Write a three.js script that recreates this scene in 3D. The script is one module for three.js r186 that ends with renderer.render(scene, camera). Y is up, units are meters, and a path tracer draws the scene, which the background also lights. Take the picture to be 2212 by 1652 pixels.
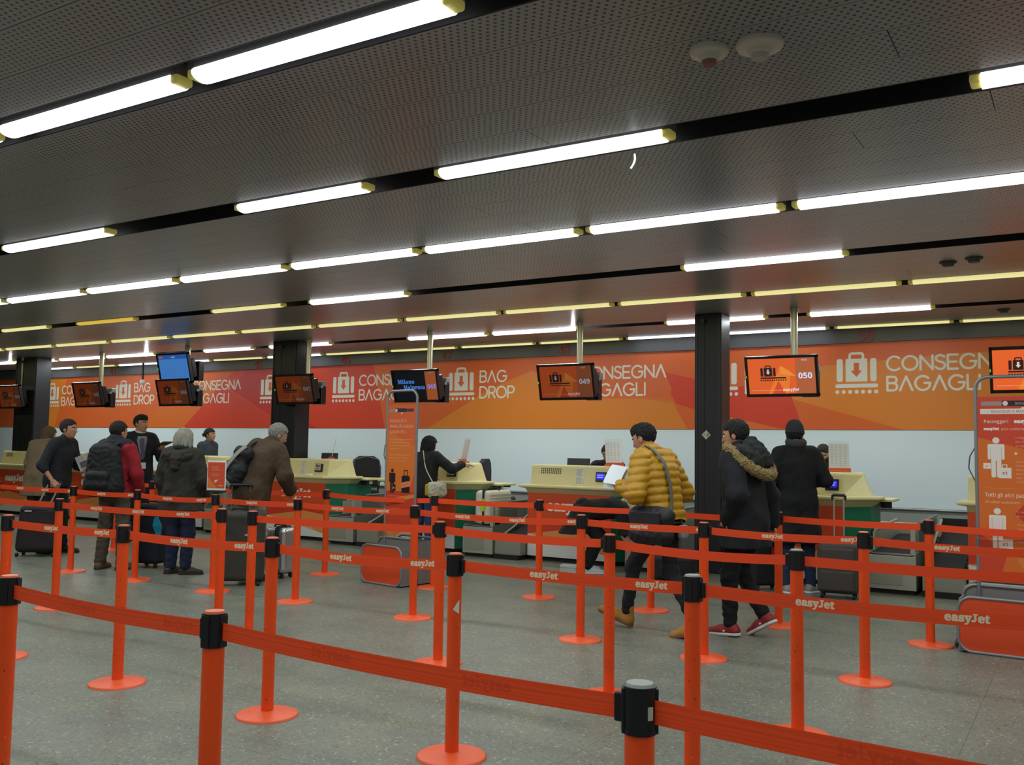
import * as THREE from 'three';
import { RoundedBoxGeometry } from 'three/addons/geometries/RoundedBoxGeometry.js';
import { mergeGeometries } from 'three/addons/utils/BufferGeometryUtils.js';
import { RectAreaLightUniformsLib } from 'three/addons/lights/RectAreaLightUniformsLib.js';
import { createNoise3D } from 'simplex-noise';

// ---------------------------------------------------------------- camera, light, exposure
const scene = new THREE.Scene();
const FOCAL = 2015.38, PITCH = 0.0693339, ROLL = 0.0152887, YAW = 0.5528606, EYE = 1.54495;
const camera = new THREE.PerspectiveCamera(2 * Math.atan(826 / FOCAL) * 180 / Math.PI, 2212 / 1652, 0.05, 100);
camera.position.set(0, EYE, 0);
camera.rotation.set(PITCH, YAW, ROLL, 'YXZ');
camera.updateMatrixWorld(true);
const renderer = new THREE.WebGLRenderer({ antialias: true });
renderer.toneMapping = THREE.LinearToneMapping;
renderer.toneMappingExposure = 0.54;
renderer.shadowMap.enabled = true;
RectAreaLightUniformsLib.init();
scene.background = new THREE.Color(0x000000);
const LAMP_WHITE = 42, LAMP_YELLOW = 13;          // area light radiance of the ceiling lamps

// ---------------------------------------------------------------- helpers
const CEIL = 3.3, WALLZ = -13.75, DESKZ = -11.26;
function rng(seed) { let s = seed >>> 0; return () => { s = (s + 0x6d2b79f5) >>> 0; let t = Math.imul(s ^ (s >>> 15), 1 | s); t = (t + Math.imul(t ^ (t >>> 7), 61 | t)) ^ t; return ((t ^ (t >>> 14)) >>> 0) / 4294967296; }; }
const noise = createNoise3D(rng(11));
const V = (x, y, z) => new THREE.Vector3(x, y, z);
function ray(u, v) { return V((u - 1106) / FOCAL, -(v - 826) / FOCAL, -1).applyQuaternion(camera.quaternion); }
function F(u, v, y = 0) { const d = ray(u, v), t = (y - EYE) / d.y; return V(d.x * t, y, d.z * t); }      // pixel on a horizontal plane
function WZ(u, v, z) { const d = ray(u, v), t = z / d.z; return V(d.x * t, EYE + d.y * t, z); }             // pixel on a plane parallel to the wall
const taken = {};
function numbered(n) { const k = taken[n] = (taken[n] ?? -1) + 1; return k ? n + '_' + String(k).padStart(3, '0') : n; }
function shadow(o) { o.castShadow = o.receiveShadow = true; return o; }
function mesh(name, geo, mat, parent) { const m = shadow(new THREE.Mesh(geo, mat)); m.name = parent ? name : numbered(name); (parent ?? scene).add(m); return m; }
function thing(name, label, category, pos = [0, 0, 0], turn = 0, group) {
  const g = new THREE.Group(); g.name = numbered(name); g.position.set(...pos); g.rotation.y = turn;
  g.userData = { label, category }; if (group) g.userData.group = group; scene.add(g); return g;
}
function tag(o, label, category, group) { o.userData = { label, category }; if (group) o.userData.group = group; return o; }
function structure(name, geo, mat) { const m = shadow(new THREE.Mesh(geo, mat)); m.name = name; m.userData.kind = 'structure'; scene.add(m); return m; }
const box = (w, h, d, x = 0, y = 0, z = 0) => new THREE.BoxGeometry(w, h, d).translate(x, y, z);
const rbox = (w, h, d, x = 0, y = 0, z = 0, r = 0.01, s = 2) => new RoundedBoxGeometry(w, h, d, s, Math.min(r, w / 2.01, h / 2.01, d / 2.01)).translate(x, y, z);
const cyl = (r0, r1, h, x = 0, y = 0, z = 0, n = 24) => new THREE.CylinderGeometry(r0, r1, h, n).translate(x, y, z);
const tube = (pts, r, closed = false, n = 48, rs = 8) => new THREE.TubeGeometry(new THREE.CatmullRomCurve3(pts.map((p) => V(...p)), closed, 'catmullrom', 0.1), n, r, rs, closed);
function rod(a, b, r, n = 8) { const A = V(...a), B = V(...b), g = new THREE.CylinderGeometry(r, r, A.distanceTo(B), n); g.applyQuaternion(new THREE.Quaternion().setFromUnitVectors(V(0, 1, 0), B.clone().sub(A).normalize())); return g.translate((A.x + B.x) / 2, (A.y + B.y) / 2, (A.z + B.z) / 2); }
function merge(list) { return mergeGeometries(list.map((g) => { const h = g.index ? g.toNonIndexed() : g; for (const k of Object.keys(h.attributes)) if (!['position', 'normal', 'uv'].includes(k)) h.deleteAttribute(k); return h; })); }
function extrude(pts, depth, bevel = 0) { const s = new THREE.Shape(pts.map((p) => new THREE.Vector2(...p))); return new THREE.ExtrudeGeometry(s, { depth, bevelEnabled: bevel > 0, bevelSize: bevel, bevelThickness: bevel, bevelSegments: 2 }); }
const mats = {};
function M(color, rough = 0.8, metal = 0, extra = {}) {
  const key = [color, rough, metal, JSON.stringify(extra)].join();
  return mats[key] ??= new THREE.MeshStandardMaterial({ color, roughness: rough, metalness: metal, ...extra });
}
function canvas(w, h, draw) { const c = document.createElement('canvas'); c.width = w; c.height = h; draw(c.getContext('2d'), w, h); return c; }
function tex(c, repeat = false) { const t = new THREE.CanvasTexture(c); t.colorSpace = THREE.SRGBColorSpace; if (repeat) t.wrapS = t.wrapT = THREE.RepeatWrapping; return t; }
function printed(c, rough = 0.6, extra = {}) { return new THREE.MeshStandardMaterial({ map: tex(c), roughness: rough, ...extra }); }
function boxUV(g, s) {                                     // box mapping in metres
  const p = g.attributes.position, n = g.attributes.normal, uv = g.attributes.uv;
  for (let i = 0; i < p.count; i++) {
    const ax = Math.abs(n.getX(i)), ay = Math.abs(n.getY(i));
    if (ay > 0.7) uv.setXY(i, p.getX(i) / s, p.getZ(i) / s); else if (ax > 0.7) uv.setXY(i, p.getZ(i) / s, p.getY(i) / s); else uv.setXY(i, p.getX(i) / s, p.getY(i) / s);
  }
  return g;
}

// ---------------------------------------------------------------- materials of the room
const rf = rng(5);
const floorTex = tex(canvas(2048, 2048, (c, w, h) => {
  c.fillStyle = '#72756d'; c.fillRect(0, 0, w, h);
  for (let i = 0; i < 900; i++) { const x = rf() * w, y = rf() * h, r = 20 + rf() * 90, k = rf() < 0.5; c.fillStyle = k ? 'rgba(84,88,88,0.09)' : 'rgba(136,134,118,0.09)'; for (const dx of [-w, 0, w]) for (const dy of [-h, 0, h]) { if (x + dx + r < 0 || x + dx - r > w || y + dy + r < 0 || y + dy - r > h) continue; c.beginPath(); c.arc(x + dx, y + dy, r, 0, 7); c.fill(); } }
  const tones = ['#5c5d59', '#656660', '#7b7b74', '#86857c', '#545552', '#98968a', '#6b6a64'];
  for (let i = 0; i < 60000; i++) { c.fillStyle = tones[(rf() * 7) | 0]; c.globalAlpha = 0.25 + rf() * 0.5; const x = rf() * w, y = rf() * h, a = 1.5 + rf() * 5, b = 1.2 + rf() * 3; c.beginPath(); c.ellipse(x, y, a, b, rf() * 3.2, 0, 7); c.fill(); }
  for (let i = 0; i < 5000; i++) { c.fillStyle = rf() < 0.7 ? '#b9b7aa' : '#3e3f3e'; c.globalAlpha = 0.35 + rf() * 0.5; const x = rf() * w, y = rf() * h; c.beginPath(); c.ellipse(x, y, 2 + rf() * 5, 1.2 + rf() * 2.5, rf() * 3.2, 0, 7); c.fill(); }
  c.globalAlpha = 0.12; c.strokeStyle = '#55544f'; for (let i = 0; i < 60; i++) { c.lineWidth = 1 + rf() * 2; const x = rf() * w, y = rf() * h; c.beginPath(); c.moveTo(x, y); c.quadraticCurveTo(x + rf() * 120 - 60, y + rf() * 80 - 40, x + rf() * 260 - 130, y + rf() * 160 - 80); c.stroke(); }
}), true);
const floorMat = new THREE.MeshStandardMaterial({ map: floorTex, color: 0xfffdf2, roughness: 0.42 });
const perfTex = tex(canvas(512, 512, (c, w, h) => {
  c.fillStyle = '#989da1'; c.fillRect(0, 0, w, h); c.fillStyle = '#383a38';
  const n = 8, s = w / n, rows = 10, m = 42, q = (h - 2 * m) / (rows - 1);
  for (let j = 0; j < rows; j++) for (let i = -1; i <= n; i++) { c.beginPath(); c.arc((i + (j % 2 ? 0.75 : 0.25)) * s, m + j * q, s * 0.2, 0, 7); c.fill(); }
}), true);
const ceilMat = new THREE.MeshStandardMaterial({ map: perfTex, roughness: 0.3, metalness: 0.25 });
const slotMat = M(0x16151b, 0.6), whiteWall = M(0xe6f2f6, 0.55), fasciaMat = M(0x5c5e62, 0.6), plainWall = M(0x9a9a98, 0.8);
const ORANGE = 0xea4e14;

// ---------------------------------------------------------------- room shell
const X0 = -27, X1 = 6, Z0 = WALLZ, Z1 = 4.5;
{
  const floor = structure('floor', box(X1 - X0 + 0.6, 0.2, Z1 - Z0 + 0.6, (X0 + X1) / 2, -0.112, (Z0 + Z1) / 2), M(0x4a4a47, 0.9));
  const P = 1.65, z0 = -3.43 - P * 7;                      // terrazzo slabs with fine joints
  const slabs = [[P, P]];
  for (let zi = 0; zi * P + z0 < Z1; zi++) for (let xi = 0; xi * P + X0 < X1; xi++) {
    const xa = X0 + xi * P, xb = Math.min(X1, xa + P), za = Math.max(Z0, z0 + zi * P), zb = Math.min(Z1, z0 + (zi + 1) * P);
    if (zb - za < 0.02 || xb - xa < 0.02) continue;
    const g = box(xb - xa - 0.0015, 0.012, zb - za - 0.0015, (xa + xb) / 2, -0.006, (za + zb) / 2);
    mesh('floor_slab', boxUV(g, 3.7), floorMat, floor);
  }
  structure('wall_left', box(0.2, 3.8, Z1 - Z0 + 0.6, X0 - 0.1, 1.7, (Z0 + Z1) / 2), plainWall);
  structure('wall_right', box(0.2, 3.8, Z1 - Z0 + 0.6, X1 + 0.1, 1.7, (Z0 + Z1) / 2), plainWall);
  structure('wall_front', box(X1 - X0 + 0.6, 3.8, 0.2, (X0 + X1) / 2, 1.7, Z1 + 0.1), plainWall);
}
// ceiling of perforated metal planks, five to a bay between the lamp slots
const ROWS = [-13.5, -12.05, -10.22, -8.45, -6.63, -4.79, -2.92, -1.08, 0.76, 2.6];
const SLOT = 0.145;
{
  const ceiling = structure('ceiling', box(X1 - X0 + 0.6, 0.15, Z1 - Z0 + 0.6, (X0 + X1) / 2, CEIL + 0.335, (Z0 + Z1) / 2), M(0x222120, 0.9));
  const bands = []; let prev = Z0;
  ROWS.forEach((r, i) => { const half = i === 0 ? 0.1 : SLOT; bands.push([prev, r - half]); prev = r + half; }); bands.push([prev, Z1]);
  const rp = rng(3), PL = 5.2;
  bands.forEach(([a, b]) => {
    const n = Math.max(1, Math.round((b - a) / 0.305)), w = (b - a) / n;
    for (let k = 0; k < n; k++) {
      let x = X0 - rp() * PL;
      while (x < X1) {
        const xa = Math.max(X0, x), xb = Math.min(X1, x + PL); x += PL;
        if (xb - xa < 0.05) continue;
        const L = xb - xa - 0.004, D = w - 0.005, g = box(L, 0.02, D, (xa + xb) / 2, CEIL + 0.01, a + w * (k + 0.5));
        const uv = g.attributes.uv, p = g.attributes.position;
        for (let i = 0; i < p.count; i++) uv.setXY(i, p.getX(i) / 0.3, (p.getZ(i) - (a + w * k + 0.0025)) / D);
        mesh('ceiling_plank', g, ceilMat, ceiling);
      }
    }
  });
  ROWS.forEach((r, i) => {                                   // black lamp channels
    const half = i === 0 ? 0.1 : SLOT;
    const t = structure('trim_' + (i + 1), merge([box(X1 - X0, 0.02, half * 2, (X0 + X1) / 2, CEIL + 0.12, r), box(X1 - X0, 0.13, 0.012, (X0 + X1) / 2, CEIL + 0.065, r - half), box(X1 - X0, 0.13, 0.012, (X0 + X1) / 2, CEIL + 0.065, r + half), box(X1 - X0, 0.012, 0.05, (X0 + X1) / 2, CEIL + 0.1, r)]), slotMat);
    t.userData.label = 'dark ceiling channel that holds a row of fluorescent lamps';
  });
}
// ---------------------------------------------------------------- back wall with its printed band
const GLY = {                                                // thin rounded stroke letters in a 1 x 1 box: line lists
  C: [0.86, [['a', 0.5, 0.5, 0.5, 0.85, 5.43]]], O: [1, [['a', 0.5, 0.5, 0.5, 0, 6.2832]]], G: [0.98, [['a', 0.5, 0.5, 0.5, 0.8, 5.5], ['l', 0.98, 0.5, 0.62, 0.5], ['l', 0.98, 0.5, 0.92, 0.78]]],
  N: [0.8, [['l', 0, 1, 0, 0, 0.8, 1, 0.8, 0]]], E: [0.62, [['l', 0.62, 0, 0, 0, 0, 1, 0.62, 1], ['l', 0, 0.5, 0.55, 0.5]]], S: [0.6, [['s']]],
  A: [0.84, [['l', 0, 1, 0.42, 0, 0.84, 1]]], B: [0.66, [['l', 0.4, 0.47, 0, 0.47, 0, 0, 0.4, 0], ['a', 0.4, 0.235, 0.235, -1.571, 1.571], ['l', 0, 0.47, 0, 1, 0.4, 1], ['a', 0.4, 0.735, 0.265, -1.571, 1.571]]],
  L: [0.56, [['l', 0, 0, 0, 1, 0.56, 1]]], I: [0.02, [['l', 0, 0, 0, 1]]], D: [0.8, [['l', 0.3, 0, 0, 0, 0, 1, 0.3, 1], ['a', 0.3, 0.5, 0.5, -1.571, 1.571]]],
  R: [0.66, [['l', 0, 1, 0, 0, 0.38, 0], ['a', 0.38, 0.28, 0.28, -1.571, 1.571], ['l', 0.38, 0.56, 0, 0.56], ['l', 0.34, 0.56, 0.66, 1]]], P: [0.64, [['l', 0, 1, 0, 0, 0.36, 0], ['a', 0.36, 0.29, 0.29, -1.571, 1.571], ['l', 0.36, 0.58, 0, 0.58]]],
};
function strokeText(c, text, x, y, h, lw, gap = 0.2) {
  c.lineWidth = lw; c.lineCap = c.lineJoin = 'round';
  for (const ch of text) {
    const [w, paths] = GLY[ch];
    for (const p of paths) {
      c.beginPath();
      if (p[0] === 'a') c.arc(x + p[1] * h, y + p[2] * h, p[3] * h, p[4], p[5]);
      else if (p[0] === 's') { c.moveTo(x + 0.56 * h, y + 0.12 * h); c.bezierCurveTo(x + 0.4 * h, y - 0.06 * h, x + 0.02 * h, y - 0.03 * h, x + 0.03 * h, y + 0.25 * h); c.bezierCurveTo(x + 0.04 * h, y + 0.52 * h, x + 0.6 * h, y + 0.42 * h, x + 0.6 * h, y + 0.73 * h); c.bezierCurveTo(x + 0.6 * h, y + 1.06 * h, x + 0.14 * h, y + 1.06 * h, x, y + 0.84 * h); }
      else { c.moveTo(x + p[1] * h, y + p[2] * h); for (let i = 3; i < p.length; i += 2) c.lineTo(x + p[i] * h, y + p[i + 1] * h); }
      c.stroke();
    }
    x += (w + gap) * h;
  }
  return x;
}
function roundRect(c, x, y, w, h, r) { c.beginPath(); c.moveTo(x + r, y); c.arcTo(x + w, y, x + w, y + h, r); c.arcTo(x + w, y + h, x, y + h, r); c.arcTo(x, y + h, x, y, r); c.arcTo(x, y, x + w, y, r); c.closePath(); }
function bagIcon(c, x, y, s, ink, paper, rollers = 7, beltTo = 0.58) {   // s pixels per metre, (x, y) the lower left of the rollers; icon 0.58 m wide, 0.59 m tall
  c.fillStyle = ink; const R = (a, b, w, h, r) => { roundRect(c, x + a * s, y - (b + h) * s, w * s, h * s, r * s); c.fill(); };
  for (let i = 0; i < rollers; i++) { c.beginPath(); c.arc(x + (0.028 + i * (beltTo - 0.056) / (rollers - 1)) * s, y - 0.03 * s, 0.028 * s, 0, 7); c.fill(); }
  R(0, 0.088, beltTo, 0.055, 0.027);
  R(0.02, 0.175, 0.085, 0.325, 0.03); R(0.475, 0.175, 0.085, 0.325, 0.03); R(0.143, 0.175, 0.294, 0.325, 0.012);
  c.lineWidth = 0.036 * s; c.strokeStyle = ink; c.lineJoin = 'round'; roundRect(c, x + 0.2 * s, y - 0.575 * s, 0.18 * s, 0.12 * s, 0.03 * s); c.stroke();
  c.fillStyle = paper; c.beginPath(); [[0.255, 0.44], [0.325, 0.44], [0.325, 0.33], [0.365, 0.33], [0.29, 0.24], [0.215, 0.33], [0.255, 0.33]].forEach(([a, b], i) => (i ? c.lineTo(x + a * s, y - b * s) : c.moveTo(x + a * s, y - b * s))); c.fill();
}
const BAND0 = 1.866, BAND1 = 3.1;
const SHADES = { base: '#e2672a', light: '#e6852a', red: '#dc4225', deep: '#cb2f28', mid: '#e3702a' };
const bandPolys = [                                           // colour facets of the print, corners read off the photograph
  ['light', [[60, 800], [150, 800], [116, 935], [60, 935]]],
  ['red', [[394, 926], [560, 740], [800, 740], [832, 926]]],
  ['deep', [[500, 840], [570, 760], [640, 860], [590, 900]]],
  ['deep', [[640, 930], [640, 890], [690, 930]]],
  ['mid', [[300, 926], [394, 926], [470, 840], [420, 800]]],
  ['light', [[922, 926], [1060, 840], [1150, 800], [1250, 860], [1450, 862], [1486, 928]]],
  ['red', [[1436, 804], [1500, 818], [1540, 850], [1500, 884], [1462, 872], [1450, 852], [1451, 838]]],
  ['mid', [[1300, 850], [1450, 862], [1452, 870], [1380, 860]]],
  ['red', [[1540, 870], [1590, 836], [1700, 820], [1736, 930], [1706, 930], [1568, 898]]],
  ['mid', [[1540, 893], [1700, 930], [1540, 930]]],
  ['light', [[1700, 830], [1780, 790], [2100, 760], [2500, 760], [2500, 935], [1738, 930]]],
  ['base', [[1712, 862], [1962, 931], [1738, 931]]],
  ['red', [[2300, 760], [2500, 720], [2600, 900]]],
];
{
  const wall = structure('wall_back', box(X1 - X0 + 0.6, 3.9, 0.2, (X0 + X1) / 2, 1.7, WALLZ - 0.1), whiteWall);
  mesh('fascia', box(X1 - X0, 0.215, 0.05, (X0 + X1) / 2, CEIL - 0.1, WALLZ + 0.025), fasciaMat, wall);
  const N = 7, XA = -25.5, W = 4.3, S = 2048 / W, H = Math.round((BAND1 - BAND0) * S);
  for (let k = 0; k < N; k++) {
    const xa = XA + k * W;
    const cv = canvas(2048, H, (c, w, h) => {
      const X = (x) => (x - xa) * S, Y = (y) => (BAND1 - y) * S;
      c.fillStyle = SHADES.base; c.fillRect(0, 0, w, h);
      for (const [tone, pts] of bandPolys) { c.fillStyle = SHADES[tone]; c.beginPath(); pts.forEach(([u, v], i) => { const p = WZ(u, v, WALLZ); i ? c.lineTo(X(p.x), Y(p.y)) : c.moveTo(X(p.x), Y(p.y)); }); c.fill(); }
      const ink = '#e9e2d3';
      for (let i = -1; i < 7; i++) {
        const cx = -3.05 - 4.79 * i, bx = -5.05 - 4.79 * i;
        if (cx + 2.4 > xa && cx < xa + W) { bagIcon(c, X(cx), Y(2.37), S, ink, SHADES.base); c.strokeStyle = ink; strokeText(c, 'CONSEGNA', X(cx + 0.7), Y(2.88), 0.19 * S, 0.031 * S, 0.2); strokeText(c, 'BAGAGLI', X(cx + 0.7), Y(2.6), 0.19 * S, 0.031 * S, 0.2); }
        if (bx + 2 > xa && bx < xa + W) { bagIcon(c, X(bx), Y(2.37), S, ink, SHADES.base); c.strokeStyle = ink; strokeText(c, 'BAG', X(bx + 0.7), Y(2.88), 0.19 * S, 0.031 * S, 0.2); strokeText(c, 'DROP', X(bx + 0.7), Y(2.6), 0.19 * S, 0.031 * S, 0.2); }
      }
    });
    mesh('print_panel', new THREE.BoxGeometry(W, BAND1 - BAND0, 0.012).translate(xa + W / 2, (BAND0 + BAND1) / 2, WALLZ + 0.006), [0, 1, 2, 3].map(() => M(0xc85020, 0.5)).concat([printed(cv, 0.42), M(0xc85020, 0.5)]), wall);
  }
  const numMat = M(0xa03434, 0.6);
  const { FontLoader } = await import('three/addons/loaders/FontLoader.js');
  const { TextGeometry } = await import('three/addons/geometries/TextGeometry.js');
  const font = await new FontLoader().loadAsync('fonts/droid/droid_sans_regular.typeface.json');
  for (let n = 43; n <= 51; n++) { const g = new TextGeometry(String(n), { font, size: 0.15, depth: 0.012, curveSegments: 4 }); g.computeBoundingBox(); g.translate(-2.62 + (n - 50) * 2.41 - g.boundingBox.max.x / 2, 3.115, WALLZ + 0.05); mesh('desk_number', g, numMat, wall); }
}

// ---------------------------------------------------------------- ceiling lamps
const glowWhite = new THREE.MeshStandardMaterial({ color: 0xffffff, emissive: 0xfdfbff, emissiveIntensity: 5, roughness: 0.5 });
const glowPale = new THREE.MeshStandardMaterial({ color: 0xf0e6b0, emissive: 0xe8e09a, emissiveIntensity: 1.7, roughness: 0.5 });
const glowAmber = new THREE.MeshStandardMaterial({ color: 0xe8c860, emissive: 0xe0bb48, emissiveIntensity: 1.5, roughness: 0.5 });
const capMat = new THREE.MeshStandardMaterial({ color: 0xd8cf6a, emissive: 0x8c8440, emissiveIntensity: 0.8, roughness: 0.5 });
const diffuserCache = {};
function halfRound(L, r) { const key = L.toFixed(2) + r; return diffuserCache[key] ??= new THREE.CylinderGeometry(r, r, L, 18).rotateZ(Math.PI / 2).scale(1, 0.55, 1); }
const rowNames = ['first', 'second', 'third', 'fourth', 'fifth', 'sixth', 'seventh', 'eighth', 'ninth', 'tenth'];
function lamp(row, x0, x1, kind = 'white') {
  const z = ROWS[row], L = x1 - x0 - 0.05, mid = (x0 + x1) / 2, r = row === 0 ? 0.04 : kind === 'white' ? 0.064 : 0.046;
  const tone = { white: 'bright white', pale: 'pale yellow', amber: 'amber' }[kind];
  const t = thing('fluorescent_lamp', `${tone} fluorescent lamp in the ${rowNames[row]} ceiling slot counted from the orange wall`, 'ceiling lamp', [mid, CEIL - 0.002, z], 0, `${tone} lamps in the ${rowNames[row]} slot`);
  const g = halfRound(L - 0.1, r);
  const d = mesh('diffuser', g, { white: glowWhite, pale: glowPale, amber: glowAmber }[kind], t);
  for (const s of [-1, 1]) mesh('end_cap', rbox(0.055, 0.045, r * 1.6, s * (L / 2 - 0.0275), 0.002, 0, 0.014), capMat, t);
  mesh('lamp_tray', box(L, 0.06, r * 1.5, 0, 0.05, 0), M(0x777777, 0.6), t);
  const power = (kind === 'white' ? LAMP_WHITE : LAMP_YELLOW) * ([0.2, 1.65, 1.3][row] ?? 1);   // the wall row sits behind its trim, the row before it washes the wall
  const light = new THREE.RectAreaLight(kind === 'white' ? 0xf1feff : kind === 'pale' ? 0xfff6c4 : 0xffdc86, power, L - 0.1, r * 2);
  light.position.set(0, -r * 0.55 - 0.006, 0); light.rotation.x = -Math.PI / 2; light.name = 'lamp_light'; light.castShadow = true; t.add(light);
}
for (let k = -12; k < 3; k++) { const a = -3.03 + 1.6 * k; lamp(0, a, a + 1.58, [-1, -2, -7, -9, -10, -12].includes(k) ? 'white' : 'pale'); }
for (const [a, b] of [[-22.3, -20.7], [-20.65, -19.06], [-19.02, -17.42], [-17.38, -15.78], [-14.4, -13], [-12.65, -11.08], [-9.48, -7.86], [-7.84, -6.3], [-4.98, -3.5], [-3.04, -1.49], [0.2, 1.8], [1.8, 3.4]]) lamp(1, a, b);
for (let k = -15; k < 4; k++) { const a = -1.56 + 1.635 * k; if (a > -25 && a < 4.2) lamp(2, a, a + 1.62, 'pale'); }
lamp(3, -18, -16.4, 'pale'); lamp(3, -14.95, -13.6, 'pale'); lamp(3, -12.95, -11.5, 'amber'); lamp(3, -9.98, -8.58, 'pale'); lamp(3, -8.2, -6.6); lamp(3, -3.33, -1.73); lamp(3, 1.2, 2.8);
for (let k = -9; k < 3; k++) { const a = -1.78 + 1.64 * k; lamp(4, a, a + 1.63); }
for (const [a, b] of [[-13.4, -11.8], [-11.7, -10.1], [-8.5, -6.88], [-5.42, -4.08], [-3.57, -1.9], [-0.46, 1.14], [2.8, 4.4]]) lamp(5, a, b);
for (const [a, b] of [[-11.7, -10.1], [-10.1, -8.5], [-6.9, -5.29], [-5.27, -3.67], [-3.65, -2.05], [0.6, 2.2]]) lamp(6, a, b);
for (const r of [7, 8, 9]) for (const a of [-12.4, -9, -5.8, -2.6, 0.9, 3.8]) lamp(r, a, a + 1.6);

// small ceiling fittings
function detector(u, v, r, red) {
  const p = F(u, v, CEIL);
  const t = thing('smoke_detector', red ? 'small round ceiling alarm sounder with a notch beside a larger detector' : 'larger white dome smoke detector on the perforated ceiling', 'smoke detector', [p.x, CEIL, p.z]);
  const prof = [[0, -0.055], [r * 0.35, -0.055], [r * 0.5, -0.05], [r * 0.56, -0.032], [r * 0.95, -0.026], [r, -0.015], [r, 0]].map((a) => new THREE.Vector2(...a));
  mesh('base', new THREE.LatheGeometry(prof, 28), M(0xc9c2b4, 0.6), t);
  mesh('sensor_cap', cyl(r * 0.4, r * 0.3, 0.02, 0, -0.064, 0), M(red ? 0x8a5a50 : 0xb4aca0, 0.6), t);
}
detector(1641, 92, 0.1, false); detector(1532, 106, 0.085, true);
for (const [u, v] of [[2048, 566], [2104, 557], [2168, 668]]) { const p = F(u, v, CEIL), t = thing('ceiling_sensor', 'small dark sensor puck on the ceiling over the right desks', 'sensor', [p.x, CEIL, p.z], 0, 'sensor pucks on the ceiling'); mesh('puck', cyl(0.06, 0.045, 0.04, 0, -0.02, 0), M(0x55504c, 0.6), t); mesh('ring', cyl(0.075, 0.075, 0.01, 0, -0.005, 0), M(0x3c3836, 0.6), t); }
{ const p = F(1371, 316, CEIL), t = thing('paper_strip', 'white paper strip dangling from a ceiling lamp', 'paper strip', [p.x, CEIL - 0.045, p.z]); mesh('strip', tube([[0, 0, 0], [0.004, -0.03, 0], [-0.004, -0.06, 0.004], [-0.02, -0.085, 0.006]], 0.006, false, 16, 5), M(0xf2f2f2, 0.7), t); }
for (const [u, v] of [[316, 762], [22, 778], [1238, 698]]) {     // little bare spot lamps under the ceiling
  const p = WZ(u, v, -11.9), t = thing('ceiling_spotlight', 'small glowing spot lamp hanging under the ceiling above the desks', 'spotlight', [p.x, CEIL, p.z], 0, 'small glowing spot lamps above the desks');
  mesh('stem', cyl(0.012, 0.012, CEIL - p.y, 0, -(CEIL - p.y) / 2, 0), M(0x8a8a88, 0.4, 0.7), t);
  mesh('housing', cyl(0.05, 0.07, 0.06, 0, p.y - CEIL + 0.04, 0), M(0xb0b0ac, 0.4, 0.6), t);
  mesh('bulb', new THREE.SphereGeometry(0.055, 16, 12).translate(0, p.y - CEIL - 0.005, 0), glowWhite, t);
  const l = new THREE.PointLight(0xffffff, 0.6); l.position.y = p.y - CEIL - 0.075; l.castShadow = true; l.name = 'spot_light'; t.add(l);
}

// ---------------------------------------------------------------- black columns
function column(u0, u1, v, label, sticker) {
  const z = -11.45, a = WZ(u0, v, z), b = WZ(u1, v, z), w = b.x - a.x, D = 0.34, cx = (a.x + b.x) / 2 - 0.02;
  const t = thing('column', label, 'column', [cx, 0, z - D / 2]);
  const W = w * 0.82;
  mesh('shaft', rbox(W, CEIL, D, 0, CEIL / 2, 0, 0.012), M(0x17181c, 0.42), t);
  for (const s of [-1, 1]) mesh('edge_strip', box(0.02, CEIL - 0.02, 0.012, s * (W / 2 - 0.03), CEIL / 2, D / 2 + 0.002), M(0x2b2c31, 0.35), t);
  mesh('seam', box(0.006, CEIL - 0.1, 0.006, -W * 0.12, CEIL / 2, D / 2 + 0.001), M(0x0a0a0c, 0.6), t);
  mesh('head_lamp', merge([cyl(0.03, 0.02, 0.05, -0.05, CEIL - 0.1, D / 2 + 0.04, 12), rod([-0.05, CEIL - 0.08, D / 2], [-0.05, CEIL - 0.08, D / 2 + 0.05], 0.01)]), M(0x4a4a46, 0.4, 0.5), t);
  if (sticker) { const c = canvas(128, 128, (q) => { q.fillStyle = '#c9c7b0'; q.fillRect(0, 0, 128, 128); q.fillStyle = '#4c8a54'; q.beginPath(); q.moveTo(40, 100); q.lineTo(118, 50); q.lineTo(100, 110); q.fill(); q.fillStyle = '#8a9a80'; q.fillRect(14, 20, 60, 14); q.fillRect(20, 46, 40, 10); }); const g = new THREE.BoxGeometry(0.085, 0.085, 0.003).rotateZ(0.75).translate(-0.02, WZ(1523, 939, z).y, D / 2 + 0.003); mesh('sticker', g, printed(c), t).userData.label = 'torn green and white sticker'; }
  return t;
}
column(1497, 1568, 800, 'black square column with a green sticker between two check-in desks', true);
column(584, 648, 800, 'black square column behind the man in the brown jacket');
column(28, 82, 850, 'dark column behind the beige desk at the end of the hall');

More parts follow.
